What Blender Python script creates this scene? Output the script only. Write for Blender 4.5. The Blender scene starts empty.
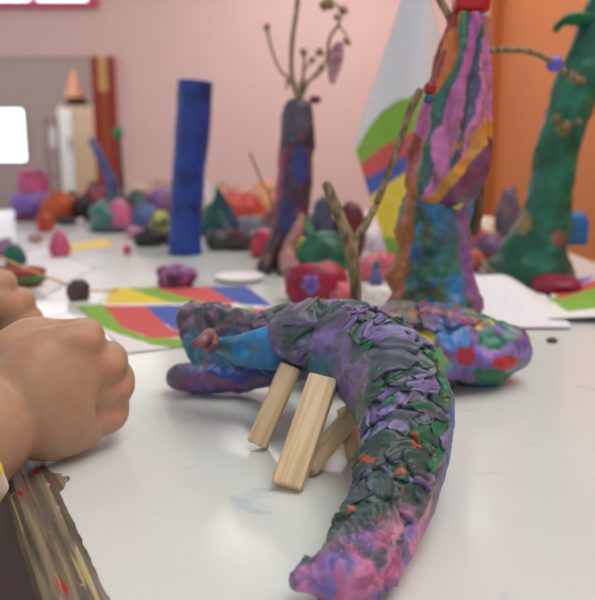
import bpy, bmesh, math, random
import numpy as np
from mathutils import Vector, Matrix

# ------------------------------------------------------------------ camera, world, lights, exposure
SC = bpy.context.scene
COL = SC.collection
PITCH = math.radians(11.7); CH = 0.139; FPX = 724.0
cam_d = bpy.data.cameras.new('camera'); cam = bpy.data.objects.new('camera', cam_d); COL.objects.link(cam)
cam.location = (0, 0, CH); cam.rotation_euler = (math.pi/2 - PITCH, 0, 0)
cam_d.sensor_fit = 'VERTICAL'; cam_d.sensor_height = 24.0; cam_d.sensor_width = 24.0
cam_d.lens = FPX/600*24.0; cam_d.clip_start = 0.01; cam_d.clip_end = 60
cam_d.dof.use_dof = True; cam_d.dof.focus_distance = 0.288; cam_d.dof.aperture_fstop = cam_d.lens/3.7
SC.camera = cam
SC.view_settings.view_transform = 'Standard'; SC.view_settings.look = 'None'
SC.view_settings.gamma = 1.0; SC.view_settings.use_curve_mapping = False
SC.view_settings.exposure = 0.0
W = bpy.data.worlds.new('world'); SC.world = W; W.use_nodes = True
W.node_tree.nodes['Background'].inputs[0].default_value = (0.80, 0.90, 1.0, 1)
W.node_tree.nodes['Background'].inputs[1].default_value = 0.80

def area(name, loc, rot, sx, sy, power, color=(1, 1, 1)):
    l = bpy.data.lights.new(name, 'AREA'); l.shape = 'RECTANGLE'; l.size = sx; l.size_y = sy
    l.energy = power; l.color = color
    o = bpy.data.objects.new(name, l); COL.objects.link(o); o.location = loc; o.rotation_euler = rot
    return o
area('ceiling_lamp_light', (0.85, 0.45, 2.02), (0, 0, 0), 1.4, 2.0, 37, (0.97, 0.99, 1.0))
area('rear_wall_fill', (0.30, 4.5, 2.02), (0, 0, 0), 1.6, 1.6, 37, (0.98, 0.98, 1.0))  # added fill to brighten the back wall
area('side_window_light', (-2.35, 1.6, 0.95), (0, -math.radians(90), 0), 1.5, 2.6, 6, (0.90, 0.95, 1.0))
area('back_window_light', (-2.1, 5.90, 1.55), (-math.radians(90), 0, 0), 1.9, 0.7, 8, (0.92, 0.96, 1.0))
area('far_room_fill', (-2.6, 7.0, 2.2), (math.radians(25), 0, 0), 1.6, 0.8, 30, (1, 0.93, 0.88))  # added fill without a fixture, brightens the next room and the cabinet front

# ------------------------------------------------------------------ pixel <-> place helpers (design coordinates)
cP, sP = math.cos(PITCH), math.sin(PITCH)
def ray(px, py):
    a = (px-297.5)/FPX; b = -(py-300)/FPX
    return Vector((a, cP + b*sP, -sP + b*cP))
def atY(px, py, Y):
    r = ray(px, py); k = Y/r.y
    return Vector((r.x*k, Y, CH + r.z*k))
def atZ(px, py, z=0.0):
    r = ray(px, py); k = (z-CH)/r.z
    return Vector((r.x*k, r.y*k, z))
def mpp(p):                      # metres per pixel at a place
    return (p[1]*cP + (CH-p[2])*sP)/FPX
def proj(P):
    x = P[:, 0]; y = P[:, 1]; z = P[:, 2]-CH
    d = y*cP - z*sP; v = y*sP + z*cP
    return 297.5 + FPX*x/d, 300 - FPX*v/d

# ------------------------------------------------------------------ colour + noise
def lin(c):
    c = np.asarray(c, float)/255.0
    return np.where(c <= 0.04045, c/12.92, ((c+0.055)/1.055)**2.4)
def _h(ix, iy, iz, seed):
    h = (ix*374761393 + iy*668265263 + iz*2147483647 + seed*1274126177) & 0xffffffff
    h = ((h ^ (h >> 13))*1103515245) & 0xffffffff
    h = ((h ^ (h >> 15))*2654435761) & 0xffffffff
    return ((h ^ (h >> 16)) & 0xffff)/65535.0
def vnoise(p, seed=0):
    p = np.asarray(p, float); i = np.floor(p).astype(np.int64); f = p-i; f = f*f*(3-2*f)
    r = 0
    for dx in (0, 1):
        for dy in (0, 1):
            for dz in (0, 1):
                w = (f[:, 0] if dx else 1-f[:, 0])*(f[:, 1] if dy else 1-f[:, 1])*(f[:, 2] if dz else 1-f[:, 2])
                r = r + w*_h(i[:, 0]+dx, i[:, 1]+dy, i[:, 2]+dz, seed)
    return r*2-1
def fbm(p, seed=0, oct=3):
    r = 0; a = 0.6
    for k in range(oct):
        r = r + a*vnoise(p*(2.03**k), seed+k*17); a *= 0.5
    return r
def warp(p, amp, seed):
    return p + amp*np.stack([fbm(p, seed+k*31, 2) for k in range(3)], 1)
def patches(p, pal, seed=0, amp=0.7, soft=0.08):
    """warped cells of a palette: the way kneaded plasticine of many colours looks"""
    q = warp(p, amp, seed+5); i = np.floor(q).astype(np.int64)
    n = len(q); d1 = np.full(n, 9.0); d2 = np.full(n, 9.0); c1 = np.zeros(n); c2 = np.zeros(n)
    for dx in (-1, 0, 1):
        for dy in (-1, 0, 1):
            for dz in (-1, 0, 1):
                a, b, c = i[:, 0]+dx, i[:, 1]+dy, i[:, 2]+dz
                fx = a+_h(a, b, c, seed+1); fy = b+_h(a, b, c, seed+2); fz = c+_h(a, b, c, seed+3)
                d = np.sqrt((fx-q[:, 0])**2+(fy-q[:, 1])**2+(fz-q[:, 2])**2); k = _h(a, b, c, seed+4)
                near = d < d1
                d2 = np.where(near, d1, np.where(d < d2, d, d2)); c2 = np.where(near, c1, np.where(d < d2+1e-9, k, c2))
                d1 = np.where(near, d, d1); c1 = np.where(near, k, c1)
    pal = np.array([lin(c) for c in pal]); m = len(pal)
    A = pal[np.minimum((c1*m).astype(int), m-1)]; B = pal[np.minimum((c2*m).astype(int), m-1)]
    t = np.clip((d2-d1)/soft, 0, 1)[:, None]*0.5+0.5
    return A*t + B*(1-t)
def mixc(a, b, t):
    t = np.clip(t, 0, 1)[:, None]
    return a*(1-t) + b*t
def sstep(a, b, x):
    t = np.clip((x-a)/(b-a), 0, 1); return t*t*(3-2*t)

# ------------------------------------------------------------------ materials
MATS = {}
def nodes(m): return m.node_tree.nodes, m.node_tree.links
def mat_plain(name, rgb, rough=0.6, var=0.06, scale=30, bump=0.0, bscale=200, spec=0.5, sss=0.0, metal=0):
    if name in MATS: return MATS[name]
    m = bpy.data.materials.new(name); m.use_nodes = True; N, L = nodes(m); b = N['Principled BSDF']
    c = lin(rgb)
    tc = N.new('ShaderNodeTexCoord'); nz = N.new('ShaderNodeTexNoise'); nz.inputs['Scale'].default_value = scale
    nz.inputs['Detail'].default_value = 4; L.new(tc.outputs['Object'], nz.inputs['Vector'])
    r = N.new('ShaderNodeValToRGB'); L.new(nz.outputs['Fac'], r.inputs[0])
    r.color_ramp.elements[0].position = 0.3; r.color_ramp.elements[1].position = 0.7
    r.color_ramp.elements[0].color = (*(c*(1-var)), 1); r.color_ramp.elements[1].color = (*np.minimum(c*(1+var), 1), 1)
    L.new(r.outputs[0], b.inputs['Base Color'])
    b.inputs['Roughness'].default_value = rough; b.inputs['Specular IOR Level'].default_value = spec; b.inputs['Metallic'].default_value = metal
    if sss:
        b.inputs['Subsurface Weight'].default_value = sss; b.inputs['Subsurface Radius'].default_value = (0.006, 0.0025, 0.0015)
        b.inputs['Subsurface Scale'].default_value = 0.6
    if bump:
        n2 = N.new('ShaderNodeTexNoise'); n2.inputs['Scale'].default_value = bscale; n2.inputs['Detail'].default_value = 5
        L.new(tc.outputs['Object'], n2.inputs['Vector'])
        bp = N.new('ShaderNodeBump'); bp.inputs['Strength'].default_value = bump; bp.inputs['Distance'].default_value = 0.001
        L.new(n2.outputs['Fac'], bp.inputs['Height']); L.new(bp.outputs[0], b.inputs['Normal'])
    MATS[name] = m; return m
def mat_attr(name, rough=0.5, bump=0.25, bscale=350, var=0.18, vscale=120, spec=0.4):
    """base colour from the mesh's own pigment attribute, with fine procedural mottling"""
    if name in MATS: return MATS[name]
    m = bpy.data.materials.new(name); m.use_nodes = True; N, L = nodes(m); b = N['Principled BSDF']
    at = N.new('ShaderNodeAttribute'); at.attribute_name = 'Col'
    tc = N.new('ShaderNodeTexCoord'); nz = N.new('ShaderNodeTexNoise'); nz.inputs['Scale'].default_value = vscale; nz.inputs['Detail'].default_value = 5
    L.new(tc.outputs['Object'], nz.inputs['Vector'])
    mr = N.new('ShaderNodeMapRange'); mr.inputs[1].default_value = 0.3; mr.inputs[2].default_value = 0.7
    mr.inputs[3].default_value = 1-var; mr.inputs[4].default_value = 1+var; L.new(nz.outputs['Fac'], mr.inputs[0])
    mx = N.new('ShaderNodeVectorMath'); mx.operation = 'SCALE'; L.new(at.outputs['Color'], mx.inputs[0]); L.new(mr.outputs[0], mx.inputs['Scale'])
    L.new(mx.outputs[0], b.inputs['Base Color'])
    b.inputs['Roughness'].default_value = rough; b.inputs['Specular IOR Level'].default_value = spec
    if bump:
        n2 = N.new('ShaderNodeTexNoise'); n2.inputs['Scale'].default_value = bscale; n2.inputs['Detail'].default_value = 4
        L.new(tc.outputs['Object'], n2.inputs['Vector'])
        bp = N.new('ShaderNodeBump'); bp.inputs['Strength'].default_value = bump; bp.inputs['Distance'].default_value = 0.0008
        L.new(n2.outputs['Fac'], bp.inputs['Height']); L.new(bp.outputs[0], b.inputs['Normal'])
    MATS[name] = m; return m
def mat_emit(name, rgb, strength):
    m = bpy.data.materials.new(name); m.use_nodes = True; N, L = nodes(m); b = N['Principled BSDF']
    b.inputs['Base Color'].default_value = (0.8, 0.8, 0.8, 1); b.inputs['Emission Color'].default_value = (*lin(rgb), 1)
    b.inputs['Emission Strength'].default_value = strength
    return m
def mat_wood(name, c1, c2, scale=(400, 400, 22), rough=0.6):
    m = bpy.data.materials.new(name); m.use_nodes = True; N, L = nodes(m); b = N['Principled BSDF']
    tc = N.new('ShaderNodeTexCoord'); mp = N.new('ShaderNodeMapping'); mp.inputs['Scale'].default_value = scale
    L.new(tc.outputs['Object'], mp.inputs[0])
    nz = N.new('ShaderNodeTexNoise'); nz.inputs['Scale'].default_value = 1.0; nz.inputs['Detail'].default_value = 5; nz.inputs['Distortion'].default_value = 0.4
    L.new(mp.outputs[0], nz.inputs['Vector'])
    r = N.new('ShaderNodeValToRGB'); L.new(nz.outputs['Fac'], r.inputs[0])
    r.color_ramp.elements[0].position = 0.36; r.color_ramp.elements[1].position = 0.62
    r.color_ramp.elements[0].color = (*lin(c1), 1); r.color_ramp.elements[1].color = (*lin(c2), 1)
    L.new(r.outputs[0], b.inputs['Base Color']); b.inputs['Roughness'].default_value = rough
    bp = N.new('ShaderNodeBump'); bp.inputs['Strength'].default_value = 0.2; bp.inputs['Distance'].default_value = 0.0004
    L.new(nz.outputs['Fac'], bp.inputs['Height']); L.new(bp.outputs[0], b.inputs['Normal'])
    return m
M_CLAY = mat_attr('plasticine', 0.42, 0.30, 420, 0.16, 160, 0.45)
M_PAPER = mat_attr('painted_paper', 0.75, 0.08, 500, 0.05, 260, 0.2)
M_WOOD = mat_wood('pale_beech', (206, 174, 130), (230, 204, 164))
M_TWIG = mat_wood('twig_bark', (92, 76, 54), (158, 138, 104), (300, 300, 90), 0.8)
M_TWIGD = mat_wood('dark_twig_bark', (74, 54, 40), (112, 86, 60), (300, 300, 90), 0.8)

# ------------------------------------------------------------------ object helpers
def link(name, me, parent=None):
    o = bpy.data.objects.new(name, me); COL.objects.link(o)
    if parent is not None:
        o.parent = parent
        o.matrix_parent_inverse = Matrix.Translation(-Vector(parent.location)) if parent.parent is None else parent_inv(parent)
    return o
def parent_inv(p):
    m = Matrix.Identity(4)
    chain = []
    while p is not None: chain.append(p); p = p.parent
    for q in reversed(chain): m = m @ q.matrix_parent_inverse @ Matrix.Translation(q.location)
    return m.inverted()
def tag(o, label, cat, group=None, kind=None):
    if label: o['label'] = label
    if cat: o['category'] = cat
    if group: o['group'] = group
    if kind: o['kind'] = kind
    return o
def thing(name, loc, label, cat, group=None):
    o = bpy.data.objects.new(name, None); COL.objects.link(o); o.location = loc; o.empty_display_size = 0.02
    return tag(o, label, cat, group)
def mesh_from(name, V, F, col=None, mat=None, parent=None, smooth=True, center=False):
    V = np.asarray(V, float)
    off = np.zeros(3)
    if center and parent is None:
        off = np.array([(V[:, 0].min()+V[:, 0].max())/2, (V[:, 1].min()+V[:, 1].max())/2, V[:, 2].min()]); V = V-off
    me = bpy.data.meshes.new(name); me.from_pydata(V.tolist(), [], F if isinstance(F, list) else F.tolist())
    if col is not None:
        at = me.color_attributes.new('Col', 'FLOAT_COLOR', 'POINT')
        c = np.ones((len(V), 4)); c[:, :3] = np.clip(col, 0, 1); at.data.foreach_set('color', c.ravel())
    if smooth: me.polygons.foreach_set('use_smooth', [True]*len(me.polygons))
    me.update()
    o = link(name, me, parent)
    if center and parent is None: o.location = off
    if mat: me.materials.append(mat)
    return o
def bm_obj(name, bm, mat, parent=None, smooth=False):
    me = bpy.data.meshes.new(name); bmesh.ops.recalc_face_normals(bm, faces=bm.faces); bm.to_mesh(me); bm.free()
    if smooth: me.polygons.foreach_set('use_smooth', [True]*len(me.polygons))
    o = link(name, me, parent); me.materials.append(mat); return o
def add_box(bm, c, s, rot=None, bevel=0.0):
    r = bmesh.ops.create_cube(bm, size=1.0); v = r['verts']
    bmesh.ops.scale(bm, vec=s, verts=v)
    if bevel:
        e = list({e for x in v for e in x.link_edges})
        g = bmesh.ops.bevel(bm, geom=e, offset=bevel, segments=2, affect='EDGES', profile=0.5)
        v = list({x for x in g['verts']} | {x for x in v if x.is_valid})
    M = Matrix.Translation(Vector(c)) @ (rot.to_4x4() if rot is not None else Matrix.Identity(4))
    bmesh.ops.transform(bm, matrix=M, verts=v)
def box(name, lo, hi, mat, parent=None, bevel=0.0):
    bm = bmesh.new(); lo = Vector(lo); hi = Vector(hi); add_box(bm, (lo+hi)/2, hi-lo, None, bevel)
    me_o = bm_obj(name, bm, mat, parent)
    return me_o
def struct(o): o['kind'] = 'structure'; return o

def cr(P, t):
    """Catmull-Rom through rows of P at parameters t in 0..1"""
    P = np.asarray(P, float); n = len(P)-1; u = np.clip(t, 0, 1)*n; i = np.minimum(u.astype(int), n-1); f = (u-i)[:, None]
    g = lambda k: P[np.clip(k, 0, n)]
    a, b, c, d = g(i-1), g(i), g(i+1), g(i+2)
    return 0.5*((2*b) + (c-a)*f + (2*a-5*b+4*c-d)*f*f + (3*b-a-3*c+d)*f**3)
def grid_faces(nr, ns, wrap=True):
    r = np.arange(nr-1)[:, None]; s = np.arange(ns if wrap else ns-1)[None, :]
    a = r*ns+s; b = r*ns+(s+1) % ns
    return np.stack([a, b, b+ns, a+ns], -1).reshape(-1, 4)
def tube_data(pts, ra, rb=None, rows=60, seg=40, up=(0, 0, 1), caps=(1, 1), square=2.0):
    """closed tube along pts; ra sideways radius, rb radius along 'up'. Returns base verts, radial dirs, s (metres), theta, faces"""
    pts = np.asarray([list(p) for p in pts], float); ra = np.asarray(ra, float); rb = ra if rb is None else np.asarray(rb, float)
    tt = np.linspace(0, 1, 400); c = cr(pts, tt); L = np.concatenate([[0], np.cumsum(np.linalg.norm(np.diff(c, axis=0), axis=1))])
    tot = L[-1]
    e0 = min(max(ra[0], rb[0])*caps[0], tot*0.45); e1 = min(max(ra[-1], rb[-1])*caps[1], tot*0.45)
    s = np.linspace(0, tot, rows)
    extra = []
    if e0 > 0: extra.append(e0*(1-np.cos(np.linspace(0, math.pi/2, 9))))
    if e1 > 0: extra.append(tot-e1*(1-np.cos(np.linspace(0, math.pi/2, 9))))
    s = np.unique(np.round(np.concatenate([s[(s >= e0) & (s <= tot-e1)]]+extra+[[0, tot]]), 7))
    t = np.interp(s, L, tt); C = cr(pts, t); R = cr(np.stack([ra, rb], 1), t)
    T = np.gradient(C, axis=0); T /= np.linalg.norm(T, axis=1)[:, None]+1e-12
    U = np.asarray(up, float)[None, :]; U = U - T*(T@U[0])[:, None]; U /= np.linalg.norm(U, axis=1)[:, None]+1e-12
    S = np.cross(T, U)
    m = np.ones(len(s))
    if e0 > 0: m = np.where(s < e0, np.sqrt(np.clip(1-((e0-s)/e0)**2, 0, 1)), m)
    if e1 > 0: m = np.where(s > tot-e1, np.minimum(m, np.sqrt(np.clip(1-((s-tot+e1)/e1)**2, 0, 1))), m)
    m = np.maximum(m, 0.002)
    th = np.arange(seg)/seg*2*math.pi
    ct, st = np.cos(th), np.sin(th)
    if square != 2.0:
        k = (np.abs(ct)**square+np.abs(st)**square)**(-1/square); ct, st = ct*k, st*k
    off = (S[:, None, :]*(st[None, :, None]*R[:, 0][:, None, None]) + U[:, None, :]*(ct[None, :, None]*R[:, 1][:, None, None]))*m[:, None, None]
    V = C[:, None, :]+off
    D = off/(np.linalg.norm(off, axis=2, keepdims=True)+1e-12)
    nr = len(s); F = grid_faces(nr, seg).tolist()
    F.append(list(range(seg))[::-1]); F.append([(nr-1)*seg+k for k in range(seg)])
    return V.reshape(-1, 3), D.reshape(-1, 3), np.repeat(s, seg), np.tile(th, nr), F, np.repeat(m, seg), np.repeat(R, seg, 0)
def clay_tube(name, pts, ra, rb=None, colf=None, parent=None, rows=60, seg=40, lump=0.06, lscale=60, seed=1, up=(0, 0, 1), caps=(1, 1), dispf=None, mat=None, square=2.0, floor=None):
    V, D, s, th, F, m, R = tube_data(pts, ra, rb, rows, seg, up, caps, square)
    r = R.mean(1)
    V2 = V + D*(r*lump*m*fbm(V*lscale, seed, 3)*1.6)[:, None]
    if dispf is not None: V2 = V2 + D*(dispf(V, s, th)*m)[:, None]
    if floor is not None: V2[:, 2] = np.maximum(V2[:, 2], floor)
    c = colf(V, s, th) if callable(colf) else np.tile(lin(colf), (len(V), 1))
    return mesh_from(name, V2, F, c, mat or M_CLAY, parent, center=parent is None)
def clay_lump(name, base, size, colf, parent=None, seed=1, lump=0.16, seg=36, flat=0.25, pw=2.0, dispf=None, yaw=0.0, tip=0.0):
    """rounded lump standing on 'base'; size = full widths (x, y, height); flat = how much of the underside is pressed flat"""
    rows = max(10, seg//2); ph = np.linspace(0, math.pi, rows+1); th = np.arange(seg)/seg*2*math.pi
    sx, sy, sz = [q/2 for q in size]
    N = np.stack([np.sin(ph)[:, None]*np.cos(th)[None], np.sin(ph)[:, None]*np.sin(th)[None], np.repeat(np.cos(ph)[:, None], seg, 1)], -1).reshape(-1, 3)
    if pw != 2.0:
        k = (np.abs(N)**pw).sum(1)**(-1/pw); Q = N*k[:, None]
    else: Q = N.copy()
    if tip: Q[:, :2] *= (1-tip*np.clip((Q[:, 2]+0.2), 0, 1.2)/1.2)[:, None]
    d = 1+lump*fbm(N*1.7+seed*3.1, seed, 3)*1.5
    P = Q*d[:, None]*np.array([sx, sy, sz])
    z0 = -sz*(1-flat)
    P[:, 2] = np.where(P[:, 2] < z0, z0+(P[:, 2]-z0)*0.05, P[:, 2]); P[:, 2] -= P[:, 2].min()
    P[:, 2] *= size[2]/max(P[:, 2].max(), 1e-9)
    cy, sy_ = math.cos(yaw), math.sin(yaw)
    P = np.stack([P[:, 0]*cy-P[:, 1]*sy_, P[:, 0]*sy_+P[:, 1]*cy, P[:, 2]], 1)
    F = grid_faces(rows+1, seg).tolist()
    c = colf(P, N) if callable(colf) else np.tile(lin(colf), (len(P), 1))
    F = [f for f in F]
    P = P+np.array(base)[None, :]
    # collapse poles
    o = mesh_from(name, P, F, c, M_CLAY, parent, center=parent is None)
    bm = bmesh.new(); bm.from_mesh(o.data); bmesh.ops.remove_doubles(bm, verts=bm.verts, dist=1e-6); bmesh.ops.recalc_face_normals(bm, faces=bm.faces); bm.to_mesh(o.data); bm.free()
    return o
def tubes_bm(name, polys, mat, parent=None, seg=10, col=None, center=False):
    """several twigs joined in ONE mesh (one stick with its forks)"""
    VV = []; FF = []; n = 0
    for pts, rr in polys:
        V, D, s, th, F, m, R = tube_data(pts, rr, None, max(8, 8*len(pts)), seg, (0.3, 1, 0.2), (1, 1))
        V = V + D*(R.mean(1)*0.22*fbm(V*180, 7, 2))[:, None]
        VV.append(V); FF += [[k+n for k in f] for f in F]; n += len(V)
    V = np.concatenate(VV)
    return mesh_from(name, V, FF, None if col is None else np.tile(lin(col), (len(V), 1)), mat, parent, center=center)
def pal(*cols, scale=60, seed=1, amp=0.7, soft=0.1, an=(1, 1, 1)):
    def f(P, *a):
        Q_ = np.asarray(P)*scale*np.array(an)
        c = patches(Q_, cols, seed, amp, soft)
        c2 = patches(Q_*2.7+5.3, cols, seed+40, amp*1.3, soft*1.5)
        c = mixc(c, c2, sstep(-0.05, 0.15, fbm(Q_*1.3, seed+9, 2)))
        g = fbm(Q_*4.1, seed+77, 3); return c*(1+0.28*np.clip(g, -1, 1))[:, None]
    return f

# ------------------------------------------------------------------ the room
FLOOR = -0.62; CEIL = 2.1
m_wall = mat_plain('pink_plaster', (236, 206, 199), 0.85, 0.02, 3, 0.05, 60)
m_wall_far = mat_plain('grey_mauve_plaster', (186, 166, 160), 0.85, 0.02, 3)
m_orange = mat_plain('orange_wall_paint', (204, 122, 64), 0.45, 0.04, 2)
m_orange_d = mat_plain('dark_orange_trim_paint', (188, 102, 36), 0.5, 0.04, 3)
m_floor = mat_plain('grey_floor', (150, 138, 126), 0.5, 0.08, 6)
m_ceil = mat_plain('white_ceiling', (235, 232, 226), 0.9, 0.01, 3)
m_pinkframe = mat_plain('pink_window_paint', (214, 92, 118), 0.5, 0.03, 8)
m_red = mat_plain('red_jamb_paint', (158, 48, 36), 0.5, 0.05, 5)
BY = 6.0
struct(box('floor', (-5.5, -1.6, FLOOR-0.05), (1.7, 10.2, FLOOR), m_floor))
struct(box('ceiling', (-2.6, -1.6, CEIL), (1.7, BY+0.1, CEIL+0.05), m_ceil))
def X(px, Y, py=150): return atY(px, py, Y).x
def Z(py, Y): return atY(297.5, py, Y).z
zh = Z(57, BY)                    # head of the opening into the next room
xj = X(97, BY, 100)               # its right jamb
wx0, wx1 = -3.3, X(99, BY, 5); wz0, wz1 = Z(9, BY), Z(9, BY)+0.70
struct(box('wall_back', (xj, BY, FLOOR), (1.62, BY+0.12, CEIL), m_wall))
struct(box('wall_back_lintel', (-5.5, BY, zh), (xj, BY+0.12, wz0), m_wall))
struct(box('wall_back_upper', (-5.5, BY, wz1), (xj, BY+0.12, CEIL+0.5), m_wall))
struct(box('wall_back_strip', (wx1, BY, wz0), (xj, BY+0.12, wz1), m_wall)) if wx1 < xj else None
struct(box('wall_right', (1.56, -1.6, FLOOR), (1.68, BY+0.12, CEIL), m_orange))
bbx = box('trim_1', (1.50, BY-0.14, FLOOR), (1.555, BY-0.01, CEIL), m_orange_d); struct(bbx)
# left wall with its big window opening
struct(box('wall_left', (-2.62, -1.6, FLOOR), (-2.5, BY-0.2, 0.12), m_wall))
struct(box('wall_left_upper', (-2.62, -1.6, 1.78), (-2.5, BY-0.2, CEIL), m_wall))
# high window on the back wall
w1 = thing('window_1', ((wx0+wx1)/2, BY, wz0), None, None); struct(w1)
m_day = mat_emit('daylit_pane', (236, 244, 255), 3.0)
bm = bmesh.new(); fw = 0.055
for lo, hi in (((wx0, BY-0.03, wz0), (wx1, BY+0.10, wz0+fw)), ((wx0, BY-0.03, wz1-fw), (wx1, BY+0.10, wz1)),
               ((wx0, BY-0.03, wz0+fw), (wx0+fw, BY+0.10, wz1-fw)), ((wx1-fw*1.5, BY-0.03, wz0+fw), (wx1, BY+0.10, wz1-fw)),
               ((-2.08, BY-0.03, wz0+fw), (-2.04, BY+0.10, wz1-fw))):
    add_box(bm, (Vector(lo)+Vector(hi))/2, Vector(hi)-Vector(lo), None, 0.006)
bm_obj('window_frame', bm, m_pinkframe, w1)
box('window_pane', (wx0+fw, BY+0.04, wz0+fw), (wx1-fw, BY+0.05, wz1-fw), m_day, w1)
# door frame of the opening: two red posts with a board between
d1 = thing('door_1', (xj, BY, FLOOR), None, None); struct(d1)
pw_ = (X(117, BY)-X(95, BY)); xl = X(95, BY, 110)
box('door_jamb', (xl, BY-0.06, FLOOR), (xl+pw_*0.27, BY-0.005, zh), m_red, d1, 0.004)
box('door_jamb', (xl+pw_*0.73, BY-0.06, FLOOR), (xl+pw_, BY-0.005, zh), m_red, d1, 0.004)
zb = Z(92, BY)
box('door_board', (xl+pw_*0.27, BY-0.04, FLOOR), (xl+pw_*0.73, BY-0.005, zb), mat_plain('rust_orange_paint', (176, 82, 40), 0.5, 0.05, 6), d1)
box('door_panel', (xl+pw_*0.27, BY-0.04, zb), (xl+pw_*0.73, BY-0.005, zh), mat_plain('tan_paint', (226, 182, 122), 0.5, 0.03, 6), d1)
# next room
FY = 9.6
fwx0, fwx1 = X(-40, FY), X(28, FY); fwz0, fwz1 = Z(163, FY), Z(107, FY)
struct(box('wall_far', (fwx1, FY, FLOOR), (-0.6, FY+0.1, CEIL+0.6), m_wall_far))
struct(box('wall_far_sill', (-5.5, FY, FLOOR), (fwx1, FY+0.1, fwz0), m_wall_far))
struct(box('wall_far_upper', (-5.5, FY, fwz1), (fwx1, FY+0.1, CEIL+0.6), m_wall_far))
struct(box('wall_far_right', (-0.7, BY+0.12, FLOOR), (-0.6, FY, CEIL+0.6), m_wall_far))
struct(box('ceiling_far', (-5.5, BY+0.12, CEIL+0.6), (-0.6, FY+0.1, CEIL+0.65), m_ceil))
w2 = thing('window_2', ((fwx0+fwx1)/2, FY, fwz0), None, None); struct(w2)
box('window_pane', (fwx0, FY+0.03, fwz0), (fwx1, FY+0.04, fwz1), m_day, w2)
bm = bmesh.new()
for lo, hi in (((fwx0, FY-0.02, fwz0), (fwx1, FY+0.05, fwz0+0.03)), ((fwx0, FY-0.02, fwz1-0.03), (fwx1, FY+0.05, fwz1)), ((fwx1-0.03, FY-0.02, fwz0), (fwx1, FY+0.05, fwz1))):
    add_box(bm, (Vector(lo)+Vector(hi))/2, Vector(hi)-Vector(lo), None, 0.005)
bm_obj('window_frame', bm, m_wall_far, w2)
# cabinet in the next room
CY = 8.0
cx0, cx1 = X(60, CY), X(96, CY); cz1 = Z(106, CY)
cb = thing('cabinet', ((cx0+cx1)/2, CY+0.25, FLOOR), 'tall cream cabinet with a white door standing in the room beyond the opening', 'cabinet')
m_cream = mat_plain('cream_board', (214, 186, 150), 0.5, 0.03, 5); m_white = mat_plain('white_laminate', (240, 238, 234), 0.4, 0.02, 5)
box('body', (cx0, CY, FLOOR), (cx1, CY+0.5, cz1), m_cream, cb, 0.004)
dr = box('door', (cx0+0.01, CY-0.02, FLOOR+0.06), (X(74, CY), CY-0.001, cz1-0.03), m_white, cb, 0.003)
box('handle', (X(73, CY)-0.03, CY-0.045, 0.15), (X(73, CY)-0.015, CY-0.02, 0.27), mat_plain('grey_metal', (130, 130, 132), 0.3, 0.02, 5, metal=0.8), dr)
# metal rack left of it
rk = thing('shelf_rack', (X(52, CY), CY+0.25, FLOOR), 'grey shelf rack beside the cream cabinet in the room beyond', 'shelf')
m_gm = mat_plain('grey_rack_paint', (128, 120, 122), 0.5, 0.03, 5)
rx0, rx1 = X(46, CY), X(59, CY)
for x_ in (rx0, rx1-0.02):
    for y_ in (CY, CY+0.38): box('post', (x_, y_, FLOOR), (x_+0.02, y_+0.02, Z(118, CY)), m_gm, rk)
for z_ in (FLOOR+0.1, -0.15, Z(150, CY), Z(121, CY)): box('shelf', (rx0+0.02, CY+0.01, z_), (rx1-0.02, CY+0.39, z_+0.015), m_gm, rk)
tag(box('folded_cloth', (rx0+0.03, CY+0.03, Z(150, CY)+0.015), (rx1-0.03, CY+0.33, Z(128, CY)), mat_plain('white_cloth', (222, 214, 220), 0.9, 0.05, 8), None, 0.01), 'pale folded cloth stacked on the grey rack beside the cabinet', 'cloth')
# paper cone and black hat on the cabinet
def lathe(name, prof, base, mat, parent=None, seg=40, col=None):
    th = np.arange(seg)/seg*2*math.pi; V = []
    for r, z in prof: V.append(np.stack([r*np.cos(th), r*np.sin(th), np.full(seg, z)], 1))
    V = np.concatenate(V)+np.array(base); F = grid_faces(len(prof), seg).tolist()
    F.append(list(range(seg))[::-1]); F.append([(len(prof)-1)*seg+k for k in range(seg)])
    return mesh_from(name, V, F, None if col is None else np.tile(lin(col), (len(V), 1)), mat, parent, center=parent is None)
hb = Vector((X(79, CY+0.2), CY+0.22, cz1+0.001))
tag(lathe('black_hat', [(0.001, 0), (0.15, 0.0), (0.155, 0.012), (0.11, 0.03), (0.10, 0.085), (0.001, 0.095)], hb, mat_plain('black_felt', (30, 27, 27), 0.9, 0.05, 20)), 'flat black hat lying on top of the cream cabinet under the orange cone', 'hat')
tag(lathe('paper_cone', [(0.001, 0), (0.115, 0.0), (0.113, 0.01), (0.055, 0.17), (0.012, 0.30), (0.001, 0.305)], hb+Vector((-0.015, 0, 0.097)), mat_plain('orange_card', (214, 152, 118), 0.7, 0.05, 10)), 'orange paper cone standing on the black hat on the cabinet', 'cone')
# ceiling lamp
cl = thing('ceiling_lamp', (0.725, 0.45, CEIL), 'flat square ceiling lamp above the table', 'lamp')
box('lamp_body', (-0.1, -0.55, CEIL-0.05), (1.55, 1.45, CEIL-0.001), m_white, cl, 0.005)

cl2 = thing('ceiling_lamp', (0.30, 4.5, CEIL), 'added flat wide ceiling lamp that brightens the pink back wall', 'lamp')  # added lamp body to go with the back wall fill
box('lamp_body', (-0.55, 3.65, CEIL-0.05), (1.15, 5.35, CEIL-0.001), m_white, cl2, 0.005)

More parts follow.
